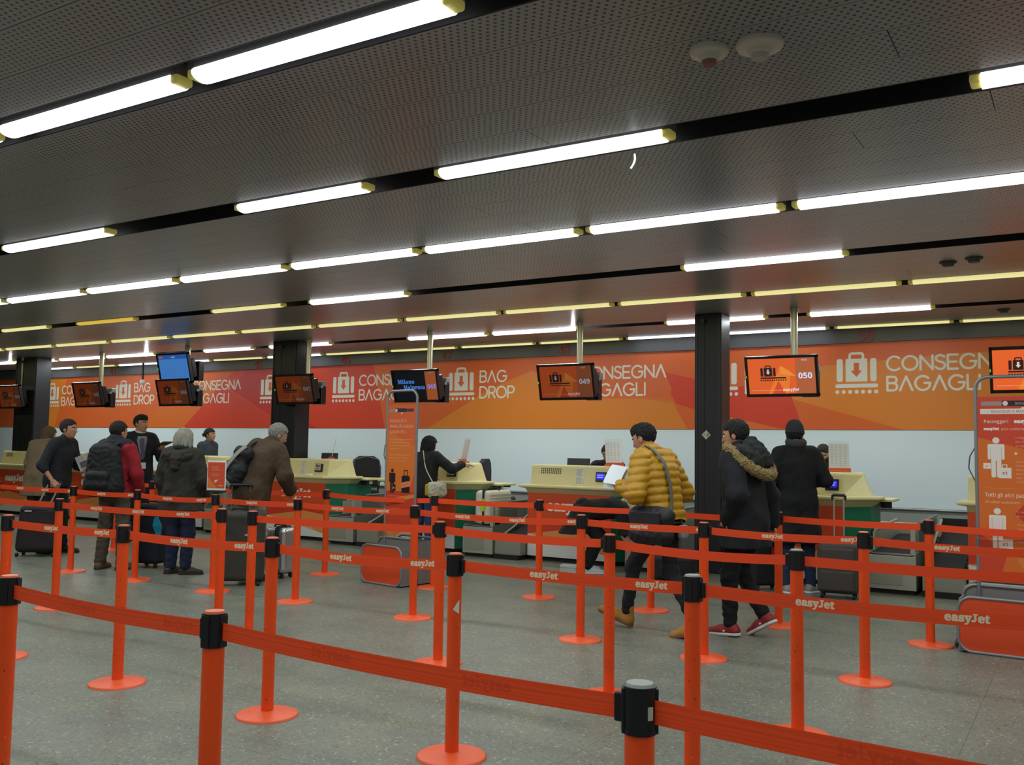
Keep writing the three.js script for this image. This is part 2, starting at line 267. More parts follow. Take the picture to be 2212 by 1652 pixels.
// ---------------------------------------------------------------- hanging monitors
function screenCanvas(num, mode) {
  return canvas(512, 288, (c, w, h) => {
    if (mode === 'blue') { c.fillStyle = '#4d8fe0'; c.fillRect(0, 0, w, h); c.fillStyle = '#2f66c0'; c.fillRect(0, 0, w, 46); c.fillStyle = '#cfe0ff'; c.font = 'bold 22px sans-serif'; c.fillText('easyJet', 220, 32); c.fillStyle = '#d06040'; c.fillRect(14, 10, 60, 26); return; }
    if (mode === 'city') { c.fillStyle = '#0b0d18'; c.fillRect(0, 0, w, h); c.fillStyle = '#a8562e'; c.fillRect(376, 0, 136, h); c.fillStyle = '#58a0ff'; c.font = 'bold 58px serif'; c.fillText('Milano', 40, 122); c.fillText('Malpensa', 104, 180, 262); c.fillStyle = '#8f9bff'; c.font = 'bold 62px sans-serif'; c.fillText(num, 392, 176); c.font = '16px sans-serif'; c.fillText('18:53', 420, 22); return; }
    c.fillStyle = '#e0602a'; c.fillRect(0, 0, w, h);
    c.fillStyle = '#ea7c2c'; c.beginPath(); c.moveTo(150, h); c.lineTo(250, 60); c.lineTo(330, 110); c.lineTo(300, h); c.fill();
    c.fillStyle = '#f0903a'; c.beginPath(); c.moveTo(250, 60); c.lineTo(370, 150); c.lineTo(250, 130); c.fill();
    c.fillStyle = '#d84a2a'; c.beginPath(); c.moveTo(180, h); c.lineTo(230, 180); c.lineTo(280, h); c.fill();
    c.fillStyle = '#b0603a'; c.fillRect(364, 0, 148, h);
    bagIcon(c, 92, 184, 215, '#2a1a1c', '#d8c4b8', 12, 0.93);
    c.fillStyle = '#dfe6ff'; c.font = 'bold 64px sans-serif'; c.textAlign = 'center'; c.fillText(num, 434, 168);
    c.font = '18px sans-serif'; c.fillText('18:53', 430, 26);
    c.font = 'italic bold 34px serif'; c.fillStyle = '#f4f4ff'; c.fillText('easyJet', 318, 268);
    c.fillStyle = '#f0b090'; c.font = '11px sans-serif'; c.textAlign = 'left'; c.fillText('prima di presentarti al banco consegna bagagli', 22, 262);
  });
}
const bezel = M(0x121316, 0.35), poleMat = M(0xc9c6a8, 0.32, 0.75), bracketMat = M(0x8e9090, 0.5, 0.3);
function monitorOn(t, y, num, mode, bright, hgt = 0.5) {
  const W = 0.87, H = hgt, g = new THREE.Group(); g.name = 'display'; g.position.set(0, y, 0.1); g.rotation.x = 0.24; t.add(g);
  mesh('bezel', merge([box(W, 0.03, 0.06, 0, H / 2 - 0.015, 0), box(W, 0.035, 0.06, 0, -H / 2 + 0.0175, 0), box(0.03, H, 0.06, W / 2 - 0.015, 0, 0), box(0.03, H, 0.06, -W / 2 + 0.015, 0, 0), box(W - 0.02, H - 0.02, 0.04, 0, 0, -0.012)]), bezel, g);
  const cv = screenCanvas(num, mode), tx = tex(cv);
  const m = new THREE.MeshStandardMaterial({ color: 0x101010, emissive: 0xffffff, emissiveMap: tx, emissiveIntensity: bright, roughness: 0.25 });
  mesh('screen', new THREE.PlaneGeometry(W - 0.06, H - 0.065).translate(0, 0.0025, 0.0105), m, g);
  mesh('status_light', box(0.012, 0.03, 0.005, -W / 2 + 0.008, 0, 0.033).rotateZ(0), new THREE.MeshStandardMaterial({ color: 0x204010, emissive: 0x8dff40, emissiveIntensity: 0.9 }), g);
  mesh('rear_housing', rbox(0.5, 0.34, 0.1, 0.16, -0.02, -0.1, 0.02), bezel, g);
}
const monOver = { '050': 'the beanie man desk', '049': 'the desk with vent holes', '047': 'the black column', '045': 'the backpack man', '044': 'the far column', '051': 'the sign with white figures', '046': '', '048': '' };
function hangingMonitor(x, num, bright, mode, extra) {
  const t = thing('hanging_monitor', extra ? 'stacked pair of ceiling screens, the upper one showing a plain blue page' : mode === 'city' ? 'ceiling screen showing blue city lettering on black and number 048' : `ceiling screen numbered ${num}, orange page with suitcase symbol, over ${monOver[num]}`, 'monitor', [x, 0, DESKZ - 0.12]);
  const pole = mesh('pole', merge([cyl(0.042, 0.042, CEIL - 2.36, 0.1, (CEIL + 2.36) / 2, -0.1, 20), cyl(0.055, 0.055, 0.05, 0.1, CEIL - 0.025, -0.1, 20)]), poleMat, t);
  mesh('bracket', merge([rbox(0.16, 0.08, 0.1, 0.3, 2.555, -0.2, 0.01), box(0.4, 0.04, 0.05, 0.2, 2.5, -0.12)]), bracketMat, t);
  mesh('rear_box', rbox(0.2, 0.3, 0.12, 0.27, 2.36, -0.2, 0.015), bezel, t);
  monitorOn(t, 2.455, num, mode, bright);
  if (extra) { monitorOn(t, 2.9, '', 'blue', 1.1, 0.56); mesh('rear_box', rbox(0.2, 0.36, 0.12, 0.27, 2.86, -0.2, 0.015), bezel, t); }
}
hangingMonitor(-3.13, '050', 1.7, ''); hangingMonitor(-6.08, '049', 0.6, ''); hangingMonitor(-8.67, '048', 1.3, 'city'); hangingMonitor(-11.2, '047', 0.24, '');
hangingMonitor(-14.24, '046', 0.26, '', true); hangingMonitor(-16.8, '045', 0.2, ''); hangingMonitor(-19.5, '044', 0.18, ''); hangingMonitor(-0.45, '051', 1.9, '');
{ const p = WZ(309, 800, -13.2), t = thing('wall_camera', 'thin black camera arm with a white head in front of the orange wall', 'camera', [p.x, 0, p.z]); mesh('arm', rod([0, CEIL - 0.02, 0], [0, WZ(309, 822, -13.2).y, 0], 0.022), M(0x101010, 0.5), t); mesh('head', new THREE.SphereGeometry(0.06, 14, 10).translate(0, WZ(309, 825, -13.2).y, 0), M(0xd8d4c8, 0.5), t); }

// ---------------------------------------------------------------- queue barriers
const rs = rng(21);
const postTex = tex(canvas(512, 1024, (c, w, h) => { c.fillStyle = '#f44f12'; c.fillRect(0, 0, w, h); for (let i = 0; i < 34; i++) { c.fillStyle = rs() < 0.7 ? 'rgba(40,16,10,0.75)' : 'rgba(250,150,110,0.7)'; c.beginPath(); c.ellipse(rs() * w, rs() * h, 1.5 + rs() * 5, 2 + rs() * 6, rs() * 3, 0, 7); c.fill(); } for (let i = 0; i < 60; i++) { c.fillStyle = 'rgba(170,40,10,0.25)'; c.fillRect(rs() * w, rs() * h, 1 + rs() * 3, 6 + rs() * 40); } }), true);
const postMat = new THREE.MeshStandardMaterial({ map: postTex, roughness: 0.36 }), baseMat = M(0xf05c2c, 0.42), headMat = M(0x101014, 0.42), topOrange = M(0xe86a3a, 0.4), topGrey = M(0xa9aaa6, 0.45);
const gPost = new THREE.CylinderGeometry(0.035, 0.035, 0.885, 28, 1, true).translate(0, 0.4575, 0);
const gBase = new THREE.LatheGeometry([[0, 0.03], [0.04, 0.03], [0.045, 0.022], [0.12, 0.019], [0.165, 0.014], [0.174, 0.009], [0.174, 0]].map((a) => new THREE.Vector2(...a)), 48);
const gHead = merge([cyl(0.0385, 0.0385, 0.106, 0, 0.947, 0, 28), ...[0, 1, 2, 3].map((k) => box(0.03, 0.1, 0.012, 0, 0.945, 0.036).rotateY(k * Math.PI / 2 + 0.5)), cyl(0.04, 0.04, 0.012, 0, 0.9, 0, 28)]);
const gTop = cyl(0.031, 0.0335, 0.008, 0, 1.003, 0, 28);
function post(x, z, label, group, grey) {
  const t = thing('barrier_post', label, 'barrier post', [x, 0, z], 0, group); t.rotation.y = rs() * 6;
  mesh('base', gBase, baseMat, t); mesh('pole', gPost, postMat, t); mesh('head', gHead, headMat, t); mesh('top_cap', gTop, grey ? topGrey : topOrange, t);
  return t;
}
function slabText(c, text, x, y, size) {                      // fat slab lettering; the J stands on the base line
  c.font = `bold ${size}px serif`; c.textAlign = 'left'; c.lineJoin = 'round'; c.lineWidth = size * 0.085; c.strokeStyle = c.fillStyle;
  const parts = text.split('J'), w = parts.map((p) => c.measureText(p).width), jw = size * 0.5; let px = x - (w[0] + (parts.length > 1 ? jw + w[1] : 0)) / 2;
  const put = (s) => { c.strokeText(s, px, y); c.fillText(s, px, y); };
  put(parts[0]); px += w[0];
  if (parts.length > 1) { c.lineWidth = size * 0.2; c.lineCap = 'butt'; c.beginPath(); c.moveTo(px + jw * 0.62, y - size * 0.74); c.lineTo(px + jw * 0.62, y - size * 0.24); c.arc(px + jw * 0.3, y - size * 0.24, jw * 0.32, 0, 2.6); c.stroke(); c.lineWidth = size * 0.13; c.beginPath(); c.moveTo(px + jw * 0.22, y - size * 0.7); c.lineTo(px + jw * 1.02, y - size * 0.7); c.stroke(); c.lineWidth = size * 0.085; px += jw; put(parts[1]); }
}
const BELT = 0.054, PITCHX = 0.555;
const beltTex = tex(canvas(1024, 100, (c, w, h) => { c.fillStyle = '#f84a10'; c.fillRect(0, 0, w, h); for (let i = 0; i < 50; i++) { c.fillStyle = i % 2 ? 'rgba(255,110,50,0.08)' : 'rgba(120,20,0,0.08)'; c.fillRect(0, rs() * h, w, 2); } c.fillStyle = '#e8d8b8'; c.save(); c.translate(w / 2, 0); c.scale(1.03, 1); slabText(c, 'easyJet', 0, 68, 74); c.restore(); }), true);
const beltBackTex = tex(canvas(1024, 100, (c, w, h) => { c.fillStyle = '#f84a10'; c.fillRect(0, 0, w, h); for (let i = 0; i < 50; i++) { c.fillStyle = i % 2 ? 'rgba(255,110,50,0.08)' : 'rgba(120,20,0,0.08)'; c.fillRect(0, rs() * h, w, 2); } c.fillStyle = '#c83a10'; c.globalAlpha = 0.32; c.save(); c.translate(w / 2, 0); c.scale(-1.03, 1); slabText(c, 'easyJet', 0, 68, 74); c.restore(); }), true);
const beltPrinted = new THREE.MeshStandardMaterial({ map: beltTex, roughness: 0.6, side: THREE.DoubleSide }), beltBack = new THREE.MeshStandardMaterial({ map: beltBackTex, roughness: 0.6, side: THREE.DoubleSide }), beltPlain = M(0xf84a10, 0.6, 0, { side: THREE.DoubleSide });
function belt(a, b, kind, sag, label, group, clip = 'right', y = 0.945) {
  const A = V(a[0], y, a[1]), B = V(b[0], y, b[1]), dir = B.clone().sub(A); const full = dir.length(); dir.normalize();
  A.addScaledVector(dir, 0.038); B.addScaledVector(dir, -0.038);
  const L = A.distanceTo(B), n = 24, t = thing('barrier_belt', label, 'barrier belt', [A.x, y, A.z], Math.atan2(-dir.z, dir.x), group);
  const pos = [], uv = [], idx = [];
  for (const side of [1, -1]) for (let i = 0; i <= n; i++) { const q = i / n, s = -4 * sag * q * (1 - q); for (const e of [-0.5, 0.5]) { pos.push(q * L, s + e * BELT, side * 0.0012); uv.push((q * L - (0.52 - 0.038) + PITCHX / 2) / PITCHX, e + 0.5); } }
  for (let f = 0; f < 2; f++) for (let i = 0; i < n; i++) { const o = f * (n + 1) * 2 + i * 2; f ? idx.push(o, o + 1, o + 2, o + 2, o + 1, o + 3) : idx.push(o, o + 2, o + 1, o + 2, o + 3, o + 1); }
  const g = new THREE.BufferGeometry(); g.setAttribute('position', new THREE.Float32BufferAttribute(pos, 3)); g.setAttribute('uv', new THREE.Float32BufferAttribute(uv, 2)); g.setIndex(idx); g.computeVertexNormals();
  mesh('webbing', g, kind === 'plain' ? beltPlain : kind === 'back' ? beltBack : beltPrinted, t);
  mesh('belt_clip', clip === 'right' ? rbox(0.022, 0.068, 0.022, 0.011, 0, 0, 0.005) : rbox(0.026, 0.068, 0.02, L - 0.012, 0, 0, 0.005), headMat, t);
}
const ordinal = ['', 'first', 'second', 'third', 'fourth', 'fifth', 'sixth', 'seventh', 'eighth', 'ninth', 'tenth'];
const rowInfo = {
  A: ['the belt row farthest from the check-in desks', 'posts of the outermost belt row', 'belt row farthest from the desks'], B: ['the fourth belt row from the check-in desks', 'posts of the fourth belt row', 'fourth belt row from the desks'], C: ['the third belt row from the check-in desks', 'posts of the third belt row', 'third belt row from the desks'],
  D: ['the second belt row from the check-in desks', 'posts of the second belt row', 'second belt row from the desks'], E: ['the belt row closest to the check-in desks', 'posts of the innermost belt row', 'belt row closest to the desks'],
};
const posts = {
  A: [[-4.9, -2.13], [-3.664, -2.156], [-2.404, -2.097], [-0.896, -2.036, 1], [0.45, -2.0]],
  B: [[-6.62, -3.86], [-5.32, -3.87], [-4.02, -3.91], [-2.74, -3.92], [-1.472, -3.9, 1], [-0.05, -3.88]],
  C: [[-9.6, -5.3], [-8.16, -5.24], [-6.08, -5.34], [-5.7, -5.32], [-3.98, -5.5], [-2.592, -5.41], [-1.385, -5.27, 1], [0.1, -5.3]],
  D: [[-11.95, -6.81], [-10.27, -6.77], [-9.1, -6.78], [-7.8, -6.76], [-6.66, -6.8], [-5.21, -6.8], [-3.53, -6.83], [-2.47, -6.78], [-1.32, -6.75], [0.3, -6.75]],
  E: [[-11.9, -8.5], [-11.0, -8.42], [-7.78, -8.42], [-6.14, -8.37], [-4.87, -8.48], [-3.61, -8.45], [-2.37, -8.41], [-1.12, -8.33], [0.4, -8.35]],
};
const postOf = {};
for (const [r, list] of Object.entries(posts)) list.forEach(([x, z, grey], i) => {
  const special = r + i === 'B3' ? 'orange post with a white triangular sticker below its black head' : r + i === 'D3' ? 'orange post carrying an orange notice placard on its head' : r + i === 'A3' ? 'orange post with a pale sticker on its black head, in the outermost belt row' : null;
  const nth = list.length - 1 - i;
  postOf[r + i] = post(x, z, special ?? `${nth ? ordinal[nth] + ' orange post' : 'orange post past the frame'} from the white-figure sign end, ${rowInfo[r][2]}`, rowInfo[r][1], grey);
});
const skip = { C2: 1 , E1: 0 };
for (const [r, list] of Object.entries(posts)) for (let i = 0; i < list.length - 1; i++) {
  if (r + i === 'C2') continue;
  const kind = r === 'A' ? 'back' : r === 'B' || r === 'D' || (r === 'C' && i === 1) ? 'print' : 'plain';
  belt(list[i], list[i + 1], kind, r === 'A' ? 0.012 : 0.008 + 0.006 * ((i * 7) % 3), `${ordinal[list.length - 1 - i]} ${kind === 'print' ? 'lettered orange belt' : kind === 'back' ? 'belt with reversed lettering' : 'plain orange belt'} from the white-figure sign end, ${rowInfo[r][2]}`, `${kind === 'print' ? 'lettered' : kind === 'back' ? 'reversed' : 'plain'} belts of row: ${rowInfo[r][0]}`, r === 'A' || r === 'E' ? 'left' : r === 'C' ? 'left' : 'right');
}
{ // stickers and the placard
  const b3 = postOf.B3; b3.rotation.y = 0; const a = Math.atan2(0 - b3.position.x, 0 - b3.position.z);
  const st = extrude([[0, 0], [0.032, -0.022], [0.032, 0.05]], 0.001).translate(-0.012, 0.73, 0.0345).rotateY(a + 0.12); mesh('sticker', st, M(0xd8dccf, 0.6), b3).userData.label = 'white triangular sticker';
  const a3 = postOf.A3; a3.rotation.y = 0; const aa = Math.atan2(-a3.position.x, -a3.position.z); mesh('sticker', box(0.02, 0.03, 0.002, 0, 0.945, 0.0405).rotateY(aa + 0.55), M(0xb9b9ae, 0.6), a3).userData.label = 'pale sticker';
  const d3 = postOf.D3; d3.rotation.y = 0.35;
  const cv = canvas(256, 384, (c, w, h) => { c.fillStyle = '#d9502c'; c.fillRect(0, 0, w, h); c.fillStyle = '#e07a30'; c.beginPath(); c.moveTo(0, h); c.lineTo(0, 210); c.lineTo(150, h); c.fill(); c.fillStyle = '#e8a890'; c.font = '30px sans-serif'; c.fillText('Speedy', 60, 80); c.fillText('boarding', 56, 116); c.fillRect(60, 170, 130, 5); c.fillRect(60, 190, 110, 5); c.fillStyle = '#f2ece0'; c.save(); c.translate(128, 275); c.rotate(-0.6); c.fillRect(-34, -5, 68, 10); c.beginPath(); c.moveTo(-4, 0); c.lineTo(-26, -30); c.lineTo(16, 0); c.lineTo(-26, 30); c.fill(); c.restore(); c.fillStyle = '#f0c8b0'; c.font = 'bold 22px serif'; c.fillText('easyJet', 160, 350); });
  mesh('placard', merge([rbox(0.215, 0.31, 0.012, 0, 1.2, 0, 0.01)]), M(0xe6e2da, 0.5), d3);
  mesh('placard_print', new THREE.PlaneGeometry(0.195, 0.27).translate(0, 1.205, 0.0075), printed(cv), d3);
  mesh('placard_foot', merge([box(0.215, 0.018, 0.03, 0, 1.038, 0), box(0.05, 0.03, 0.03, 0, 1.018, 0)]), M(0x1a1a1c, 0.5), d3);
}

// ---------------------------------------------------------------- check-in desks
function loft(rings, capTop = true, capBottom = false) {        // rings of equal point count, [x, y, z]
  const pos = [], tri = (a, b, c) => pos.push(...a, ...b, ...c), n = rings[0].length;
  for (let r = 0; r < rings.length - 1; r++) for (let i = 0; i < n; i++) { const j = (i + 1) % n, A = rings[r][i], B = rings[r][j], C = rings[r + 1][j], D = rings[r + 1][i]; tri(A, B, C); tri(A, C, D); }
  const cap = (ring, up) => { for (let i = 1; i < n - 1; i++) up ? tri(ring[0], ring[i], ring[i + 1]) : tri(ring[0], ring[i + 1], ring[i]); };
  if (capTop) cap(rings[rings.length - 1], true); if (capBottom) cap(rings[0], false);
  const g = new THREE.BufferGeometry(); g.setAttribute('position', new THREE.Float32BufferAttribute(pos, 3)); g.setAttribute('uv', new THREE.Float32BufferAttribute(new Array(pos.length / 3 * 2).fill(0), 2)); g.computeVertexNormals(); return g;
}
const cream = M(0xe3d8a0, 0.38), green = M(0x0d6e4e, 0.55), blackKick = M(0x121212, 0.7), steel = M(0xb2b0a2, 0.42, 0.3), steelDark = M(0x85847c, 0.45, 0.3), rubber = M(0x1c1c1c, 0.75), brightSteel = M(0xd6d6d2, 0.2, 0.9);
const DW = 1.28, DD = 0.85, CH = 0.24;
function deskPrint(flip) {
  return printed(canvas(768, 540, (c, w, h) => {
    const X = (x) => (flip ? DW - x : x) / DW * w, Y = (y) => h - (y - 0.06) / 0.88 * h, poly = (col, pts) => { c.fillStyle = col; c.beginPath(); pts.forEach(([x, y], i) => (i ? c.lineTo(X(x), Y(y)) : c.moveTo(X(x), Y(y)))); c.fill(); };
    c.fillStyle = '#dd4f22'; c.fillRect(0, 0, w, h);
    poly('#d83f20', [[0, 0.5], [0.6, 0.6], [DW, 0.46], [DW, 0.36], [0, 0.4]]);
    poly('#ea9450', [[0, 0.1], [0, 0.42], [0.45, 0.47], [DW, 0.36], [DW, 0.2]]);
    poly('#e8b184', [[0.15, 0.14], [0.4, 0.3], [DW, 0.32], [DW, 0.2]]);
    poly('#dfe1de', [[0, 0.06], [0, 0.12], [0.5, 0.22], [DW, 0.36], [DW, 0.06]]);
    c.fillStyle = '#f4f0ea'; c.save(); c.translate(w * 0.5, 0); slabText(c, 'easyJet', 0, Y(0.69), 108); c.restore();
    c.beginPath(); const hx = w * 0.56, hy = Y(0.585); c.moveTo(hx, hy + 12); c.bezierCurveTo(hx - 26, hy - 8, hx - 12, hy - 22, hx, hy - 9); c.bezierCurveTo(hx + 12, hy - 22, hx + 26, hy - 8, hx, hy + 12); c.fill();
  }), 0.45);
}
const deskPrints = [deskPrint(false), deskPrint(true)];
const noticeMat = printed(canvas(96, 160, (c, w, h) => { c.fillStyle = '#dcdcd0'; c.fillRect(0, 0, w, h); c.fillStyle = '#9a9a92'; for (let i = 0; i < 18; i++) if (i !== 9) c.fillRect(10, 8 + i * 8.3, 76 - (i * 13) % 22, 3.4); }));
const stripMat = printed(canvas(512, 24, (c, w, h) => { c.fillStyle = '#efe7bd'; c.fillRect(0, 0, w, h); c.fillStyle = '#8a7c50'; c.font = 'bold 18px sans-serif'; c.fillText('PREGO INSERIRE LA CARTA DI IMBARCO', 12, 18); }));
const showBlue = new THREE.MeshStandardMaterial({ color: 0x050510, emissive: 0xffffff, emissiveIntensity: 1.8, emissiveMap: tex(canvas(128, 96, (c, w, h) => { c.fillStyle = '#1c1cf0'; c.fillRect(0, 0, w, h); c.fillStyle = '#b9c4ff'; c.font = 'bold 30px sans-serif'; c.fillText('CHIUSO', 8, 40); c.fillRect(14, 56, 96, 14); })), roughness: 0.3 });
const showRed = printed(canvas(96, 96, (c) => { c.fillStyle = '#b9b9b2'; c.fillRect(0, 0, 96, 96); c.fillStyle = '#2a2a2a'; c.fillRect(14, 10, 30, 30); c.fillStyle = '#9a1f24'; c.fillRect(34, 20, 52, 26); c.fillStyle = '#8f8f8a'; c.fillRect(12, 58, 70, 26); }), 0.4);
const deskNames = { 51: 'beside the tall orange luggage sign at its left end', 50: 'where the man in the beanie stands, blue display', 49: 'with vent holes and a blue display, beside the stickered column', 48: 'where the woman with the white bag leans', 47: 'in front of the black swivel chair', 46: 'behind the grey haired woman', 45: 'behind the man with the backpack', 44: 'at the far end behind the man with the newspaper' };
function desk(num, l, o = {}) {
  const t = thing('checkin_desk', `cream topped orange check-in desk ${deskNames[num]}`, 'check-in desk', [l, 0, DESKZ]);
  const body = (e, y) => [[0 - e, y, e], [DW + e * 0.4, y, e], [DW + CH + e, y, -CH * 1.15 + e * 0.4], [DW + CH + e, y, -DD - e], [-e, y, -DD - e]];
  mesh('kick_plinth', loft([body(-0.03, 0), body(-0.03, 0.06)]), blackKick, t);
  mesh('side_panels', loft([body(0, 0.06), body(0, 0.93)]), green, t);
  mesh('front_panel', new THREE.BoxGeometry(DW, 0.88, 0.012).translate(DW / 2, 0.5, 0.006), deskPrints[num % 2], t);
  const ledge = (e, y, lo = 0) => { const b = body(e, y); b[0][0] = b[4][0] = -lo; b[3][2] = b[4][2] = -0.5; return b; };
  const top = mesh('counter_top', loft([ledge(0.004, 0.915), ledge(0.085, 0.985), ledge(0.115, 1.0, 0.09), ledge(0.12, 1.015, 0.1), ledge(0.115, 1.032, 0.095), ledge(0.1, 1.037, 0.09)], true, true), cream, t);
  const hood = (e, s, y) => [[0, y, -e], [DW - e * 0.2, y, -e], [DW + CH - s, y, -CH * 1.15 - e], [DW + CH - s, y, -0.47], [0, y, -0.47 + 0.02]];
  mesh('hood', loft([hood(0.05, 0.0, 1.036), hood(0.06, 0.015, 1.06), hood(0.095, 0.1, 1.28), hood(0.105, 0.115, 1.3), hood(0.125, 0.13, 1.308)]), cream, t);
  mesh('side_shelf', merge([rbox(0.62, 0.035, 0.5, DW + CH * 0.55, 0.985, -DD + 0.12, 0.012), box(0.2, 0.06, 0.1, DW + CH + 0.05, 0.94, -DD + 0.2)]), cream, t);
  mesh('side_socket', box(0.12, 0.07, 0.06, DW + CH + 0.12, 0.93, -DD + 0.3), blackKick, t);
  const tilt = Math.atan2(0.035, 0.22);
  const onHood = (name, w, h, x, y, m, d = 0.012) => { const g = new THREE.BoxGeometry(w, h, d).rotateX(-tilt); const z = -0.06 - (y - 1.06) / 0.22 * 0.035 + d / 2 * 0.9; const q = mesh(name, g.translate(x, y, z), m, t); return q; };
  if (o.vents) { const holes = []; for (let i = 0; i < o.vents; i++) for (let j = 0; j < 3; j++) holes.push(box(0.012, 0.02, 0.006, 0.16 + i * 0.03, 1.255 - j * 0.028, -0.06 - (1.255 - j * 0.028 - 1.06) / 0.22 * 0.035 + 0.001)); mesh('vent_holes', merge(holes), M(0x3a3320, 0.8), t); }
  if (o.notice) { onHood('notice', 0.13, 0.22, o.notice, 1.165, noticeMat, 0.004); }
  if (o.strip) mesh('ledge_strip', new THREE.BoxGeometry(0.5, 0.004, 0.03).translate(0.72, 1.036, 0.08), stripMat, t);
  if (o.display) { onHood('display_frame', 0.15, 0.13, o.display[0], 1.165, M(0x101018, 0.4), 0.03); onHood('display_face', 0.11, o.display[1] === 'blue' ? 0.075 : 0.1, o.display[0], 1.172, o.display[1] === 'blue' ? showBlue : showRed, 0.048); }
  return t;
}
desk(51, -1.125); desk(50, -3.69, { vents: 2, notice: 0, display: [1.13, 'blue'] }); desk(49, -6.65, { vents: 11, notice: 0.76, strip: 1, display: [1.09, 'blue'] });
desk(48, -9.17, { display: [1.16, 'red'] }); desk(47, -11.72, { notice: 0.72, display: [1.07, 'red'] }); desk(46, -14.6, { notice: 0.7 }); desk(45, -17.15, { notice: 0.8, vents: 9 }); desk(44, -19.78, { notice: 0.98, vents: 8, display: [1.2, 'red'] });

// items on the desks
function sheetHolder(l, x, num, label, tint, lean = 0) {       // clear upright stand holding a printed sheet
  const t = thing('sheet_holder', label, 'sign holder', [l + x, 1.308, DESKZ - 0.3], lean);
  const cv = canvas(192, 288, (c, w, h) => { c.fillStyle = tint; c.fillRect(0, 0, w, h); c.fillStyle = '#b6b8b4'; for (let i = 0; i < 12; i++) for (let j = 0; j < 4; j++) c.fillRect(16 + j * 42, 24 + i * 18, 30 - (i * 7 + j * 5) % 14, 4); c.fillStyle = '#dd5a30'; c.fillRect(0, 256, w, 32); });
  const g = new THREE.BoxGeometry(0.23, 0.34, 0.004).translate(0, 0.18, 0).rotateX(-0.2);
  mesh('sheet', g, printed(cv, 0.3), t);
  mesh('clear_cover', new THREE.BoxGeometry(0.25, 0.37, 0.003).translate(0, 0.19, 0.006).rotateX(-0.2), new THREE.MeshPhysicalMaterial({ color: 0xffffff, transmission: 1, thickness: 0, roughness: 0.08, ior: 1.45 }), t);
  mesh('stand', merge([rbox(0.26, 0.02, 0.1, 0, 0.01, 0.0, 0.006), box(0.26, 0.04, 0.01, 0, 0.03, 0.02)]), M(0xd9683c, 0.5), t);
}
sheetHolder(-3.69, 1.16, 50, 'white printed sheet in a clear stand next to the bearded agent', '#f0f1ec', 0.3);
sheetHolder(-6.65, 1.17, 49, 'glaring white sheet stand in front of the dark haired agent', '#ffffff', 0.75);
sheetHolder(-9.17, 1.2, 48, 'slim clear sheet stand on the desk with the leaning woman', '#d4dcd8', -0.62);
sheetHolder(-11.72, 1.12, 47, 'sheet stand seen edge on above the desk with the swivel chair', '#e2e0d6', -0.85);
function deskScreen(l, x, label) { const t = thing('desk_monitor', label, 'computer monitor', [l + x, 0.931, DESKZ - 0.64]); mesh('panel', rbox(0.36, 0.28, 0.03, 0, 0.335, 0, 0.008).rotateX(-0.12), M(0x34363a, 0.5), t); mesh('stand', merge([box(0.05, 0.26, 0.04, 0, 0.13, -0.03), rbox(0.22, 0.02, 0.16, 0, 0.01, -0.03, 0.008)]), M(0x2a2b2e, 0.5), t); }
deskScreen(-6.65, 0.42, 'dark monitor back rising above the desk with vent holes'); deskScreen(-11.72, 0.72, 'grey monitor back by the column above the desk'); 
{ const t = thing('paper_wad', 'crumpled red and white wrapper on the ledge beside the beanie man', 'wrapper', [-3.69 + 0.42, 1.037, DESKZ + 0.02]); const g = new THREE.IcosahedronGeometry(0.055, 2); const p = g.attributes.position; for (let i = 0; i < p.count; i++) { const k = 1 + 0.35 * noise(p.getX(i) * 40, p.getY(i) * 40, p.getZ(i) * 40); p.setXYZ(i, p.getX(i) * k, p.getY(i) * k * 0.8, p.getZ(i) * k); } g.computeVertexNormals(); g.translate(0, 0.045, 0); mesh('wrapper', g, M(0xc89a94, 0.6), t); }
{ const t = thing('paper_slip', 'small white paper slip lying on the cream ledge', 'paper', [-11.72 + 0.95, 1.037, DESKZ + 0.03]); mesh('slip', rbox(0.12, 0.03, 0.06, 0, 0.016, 0, 0.01), M(0xf0f0e8, 0.7), t); }

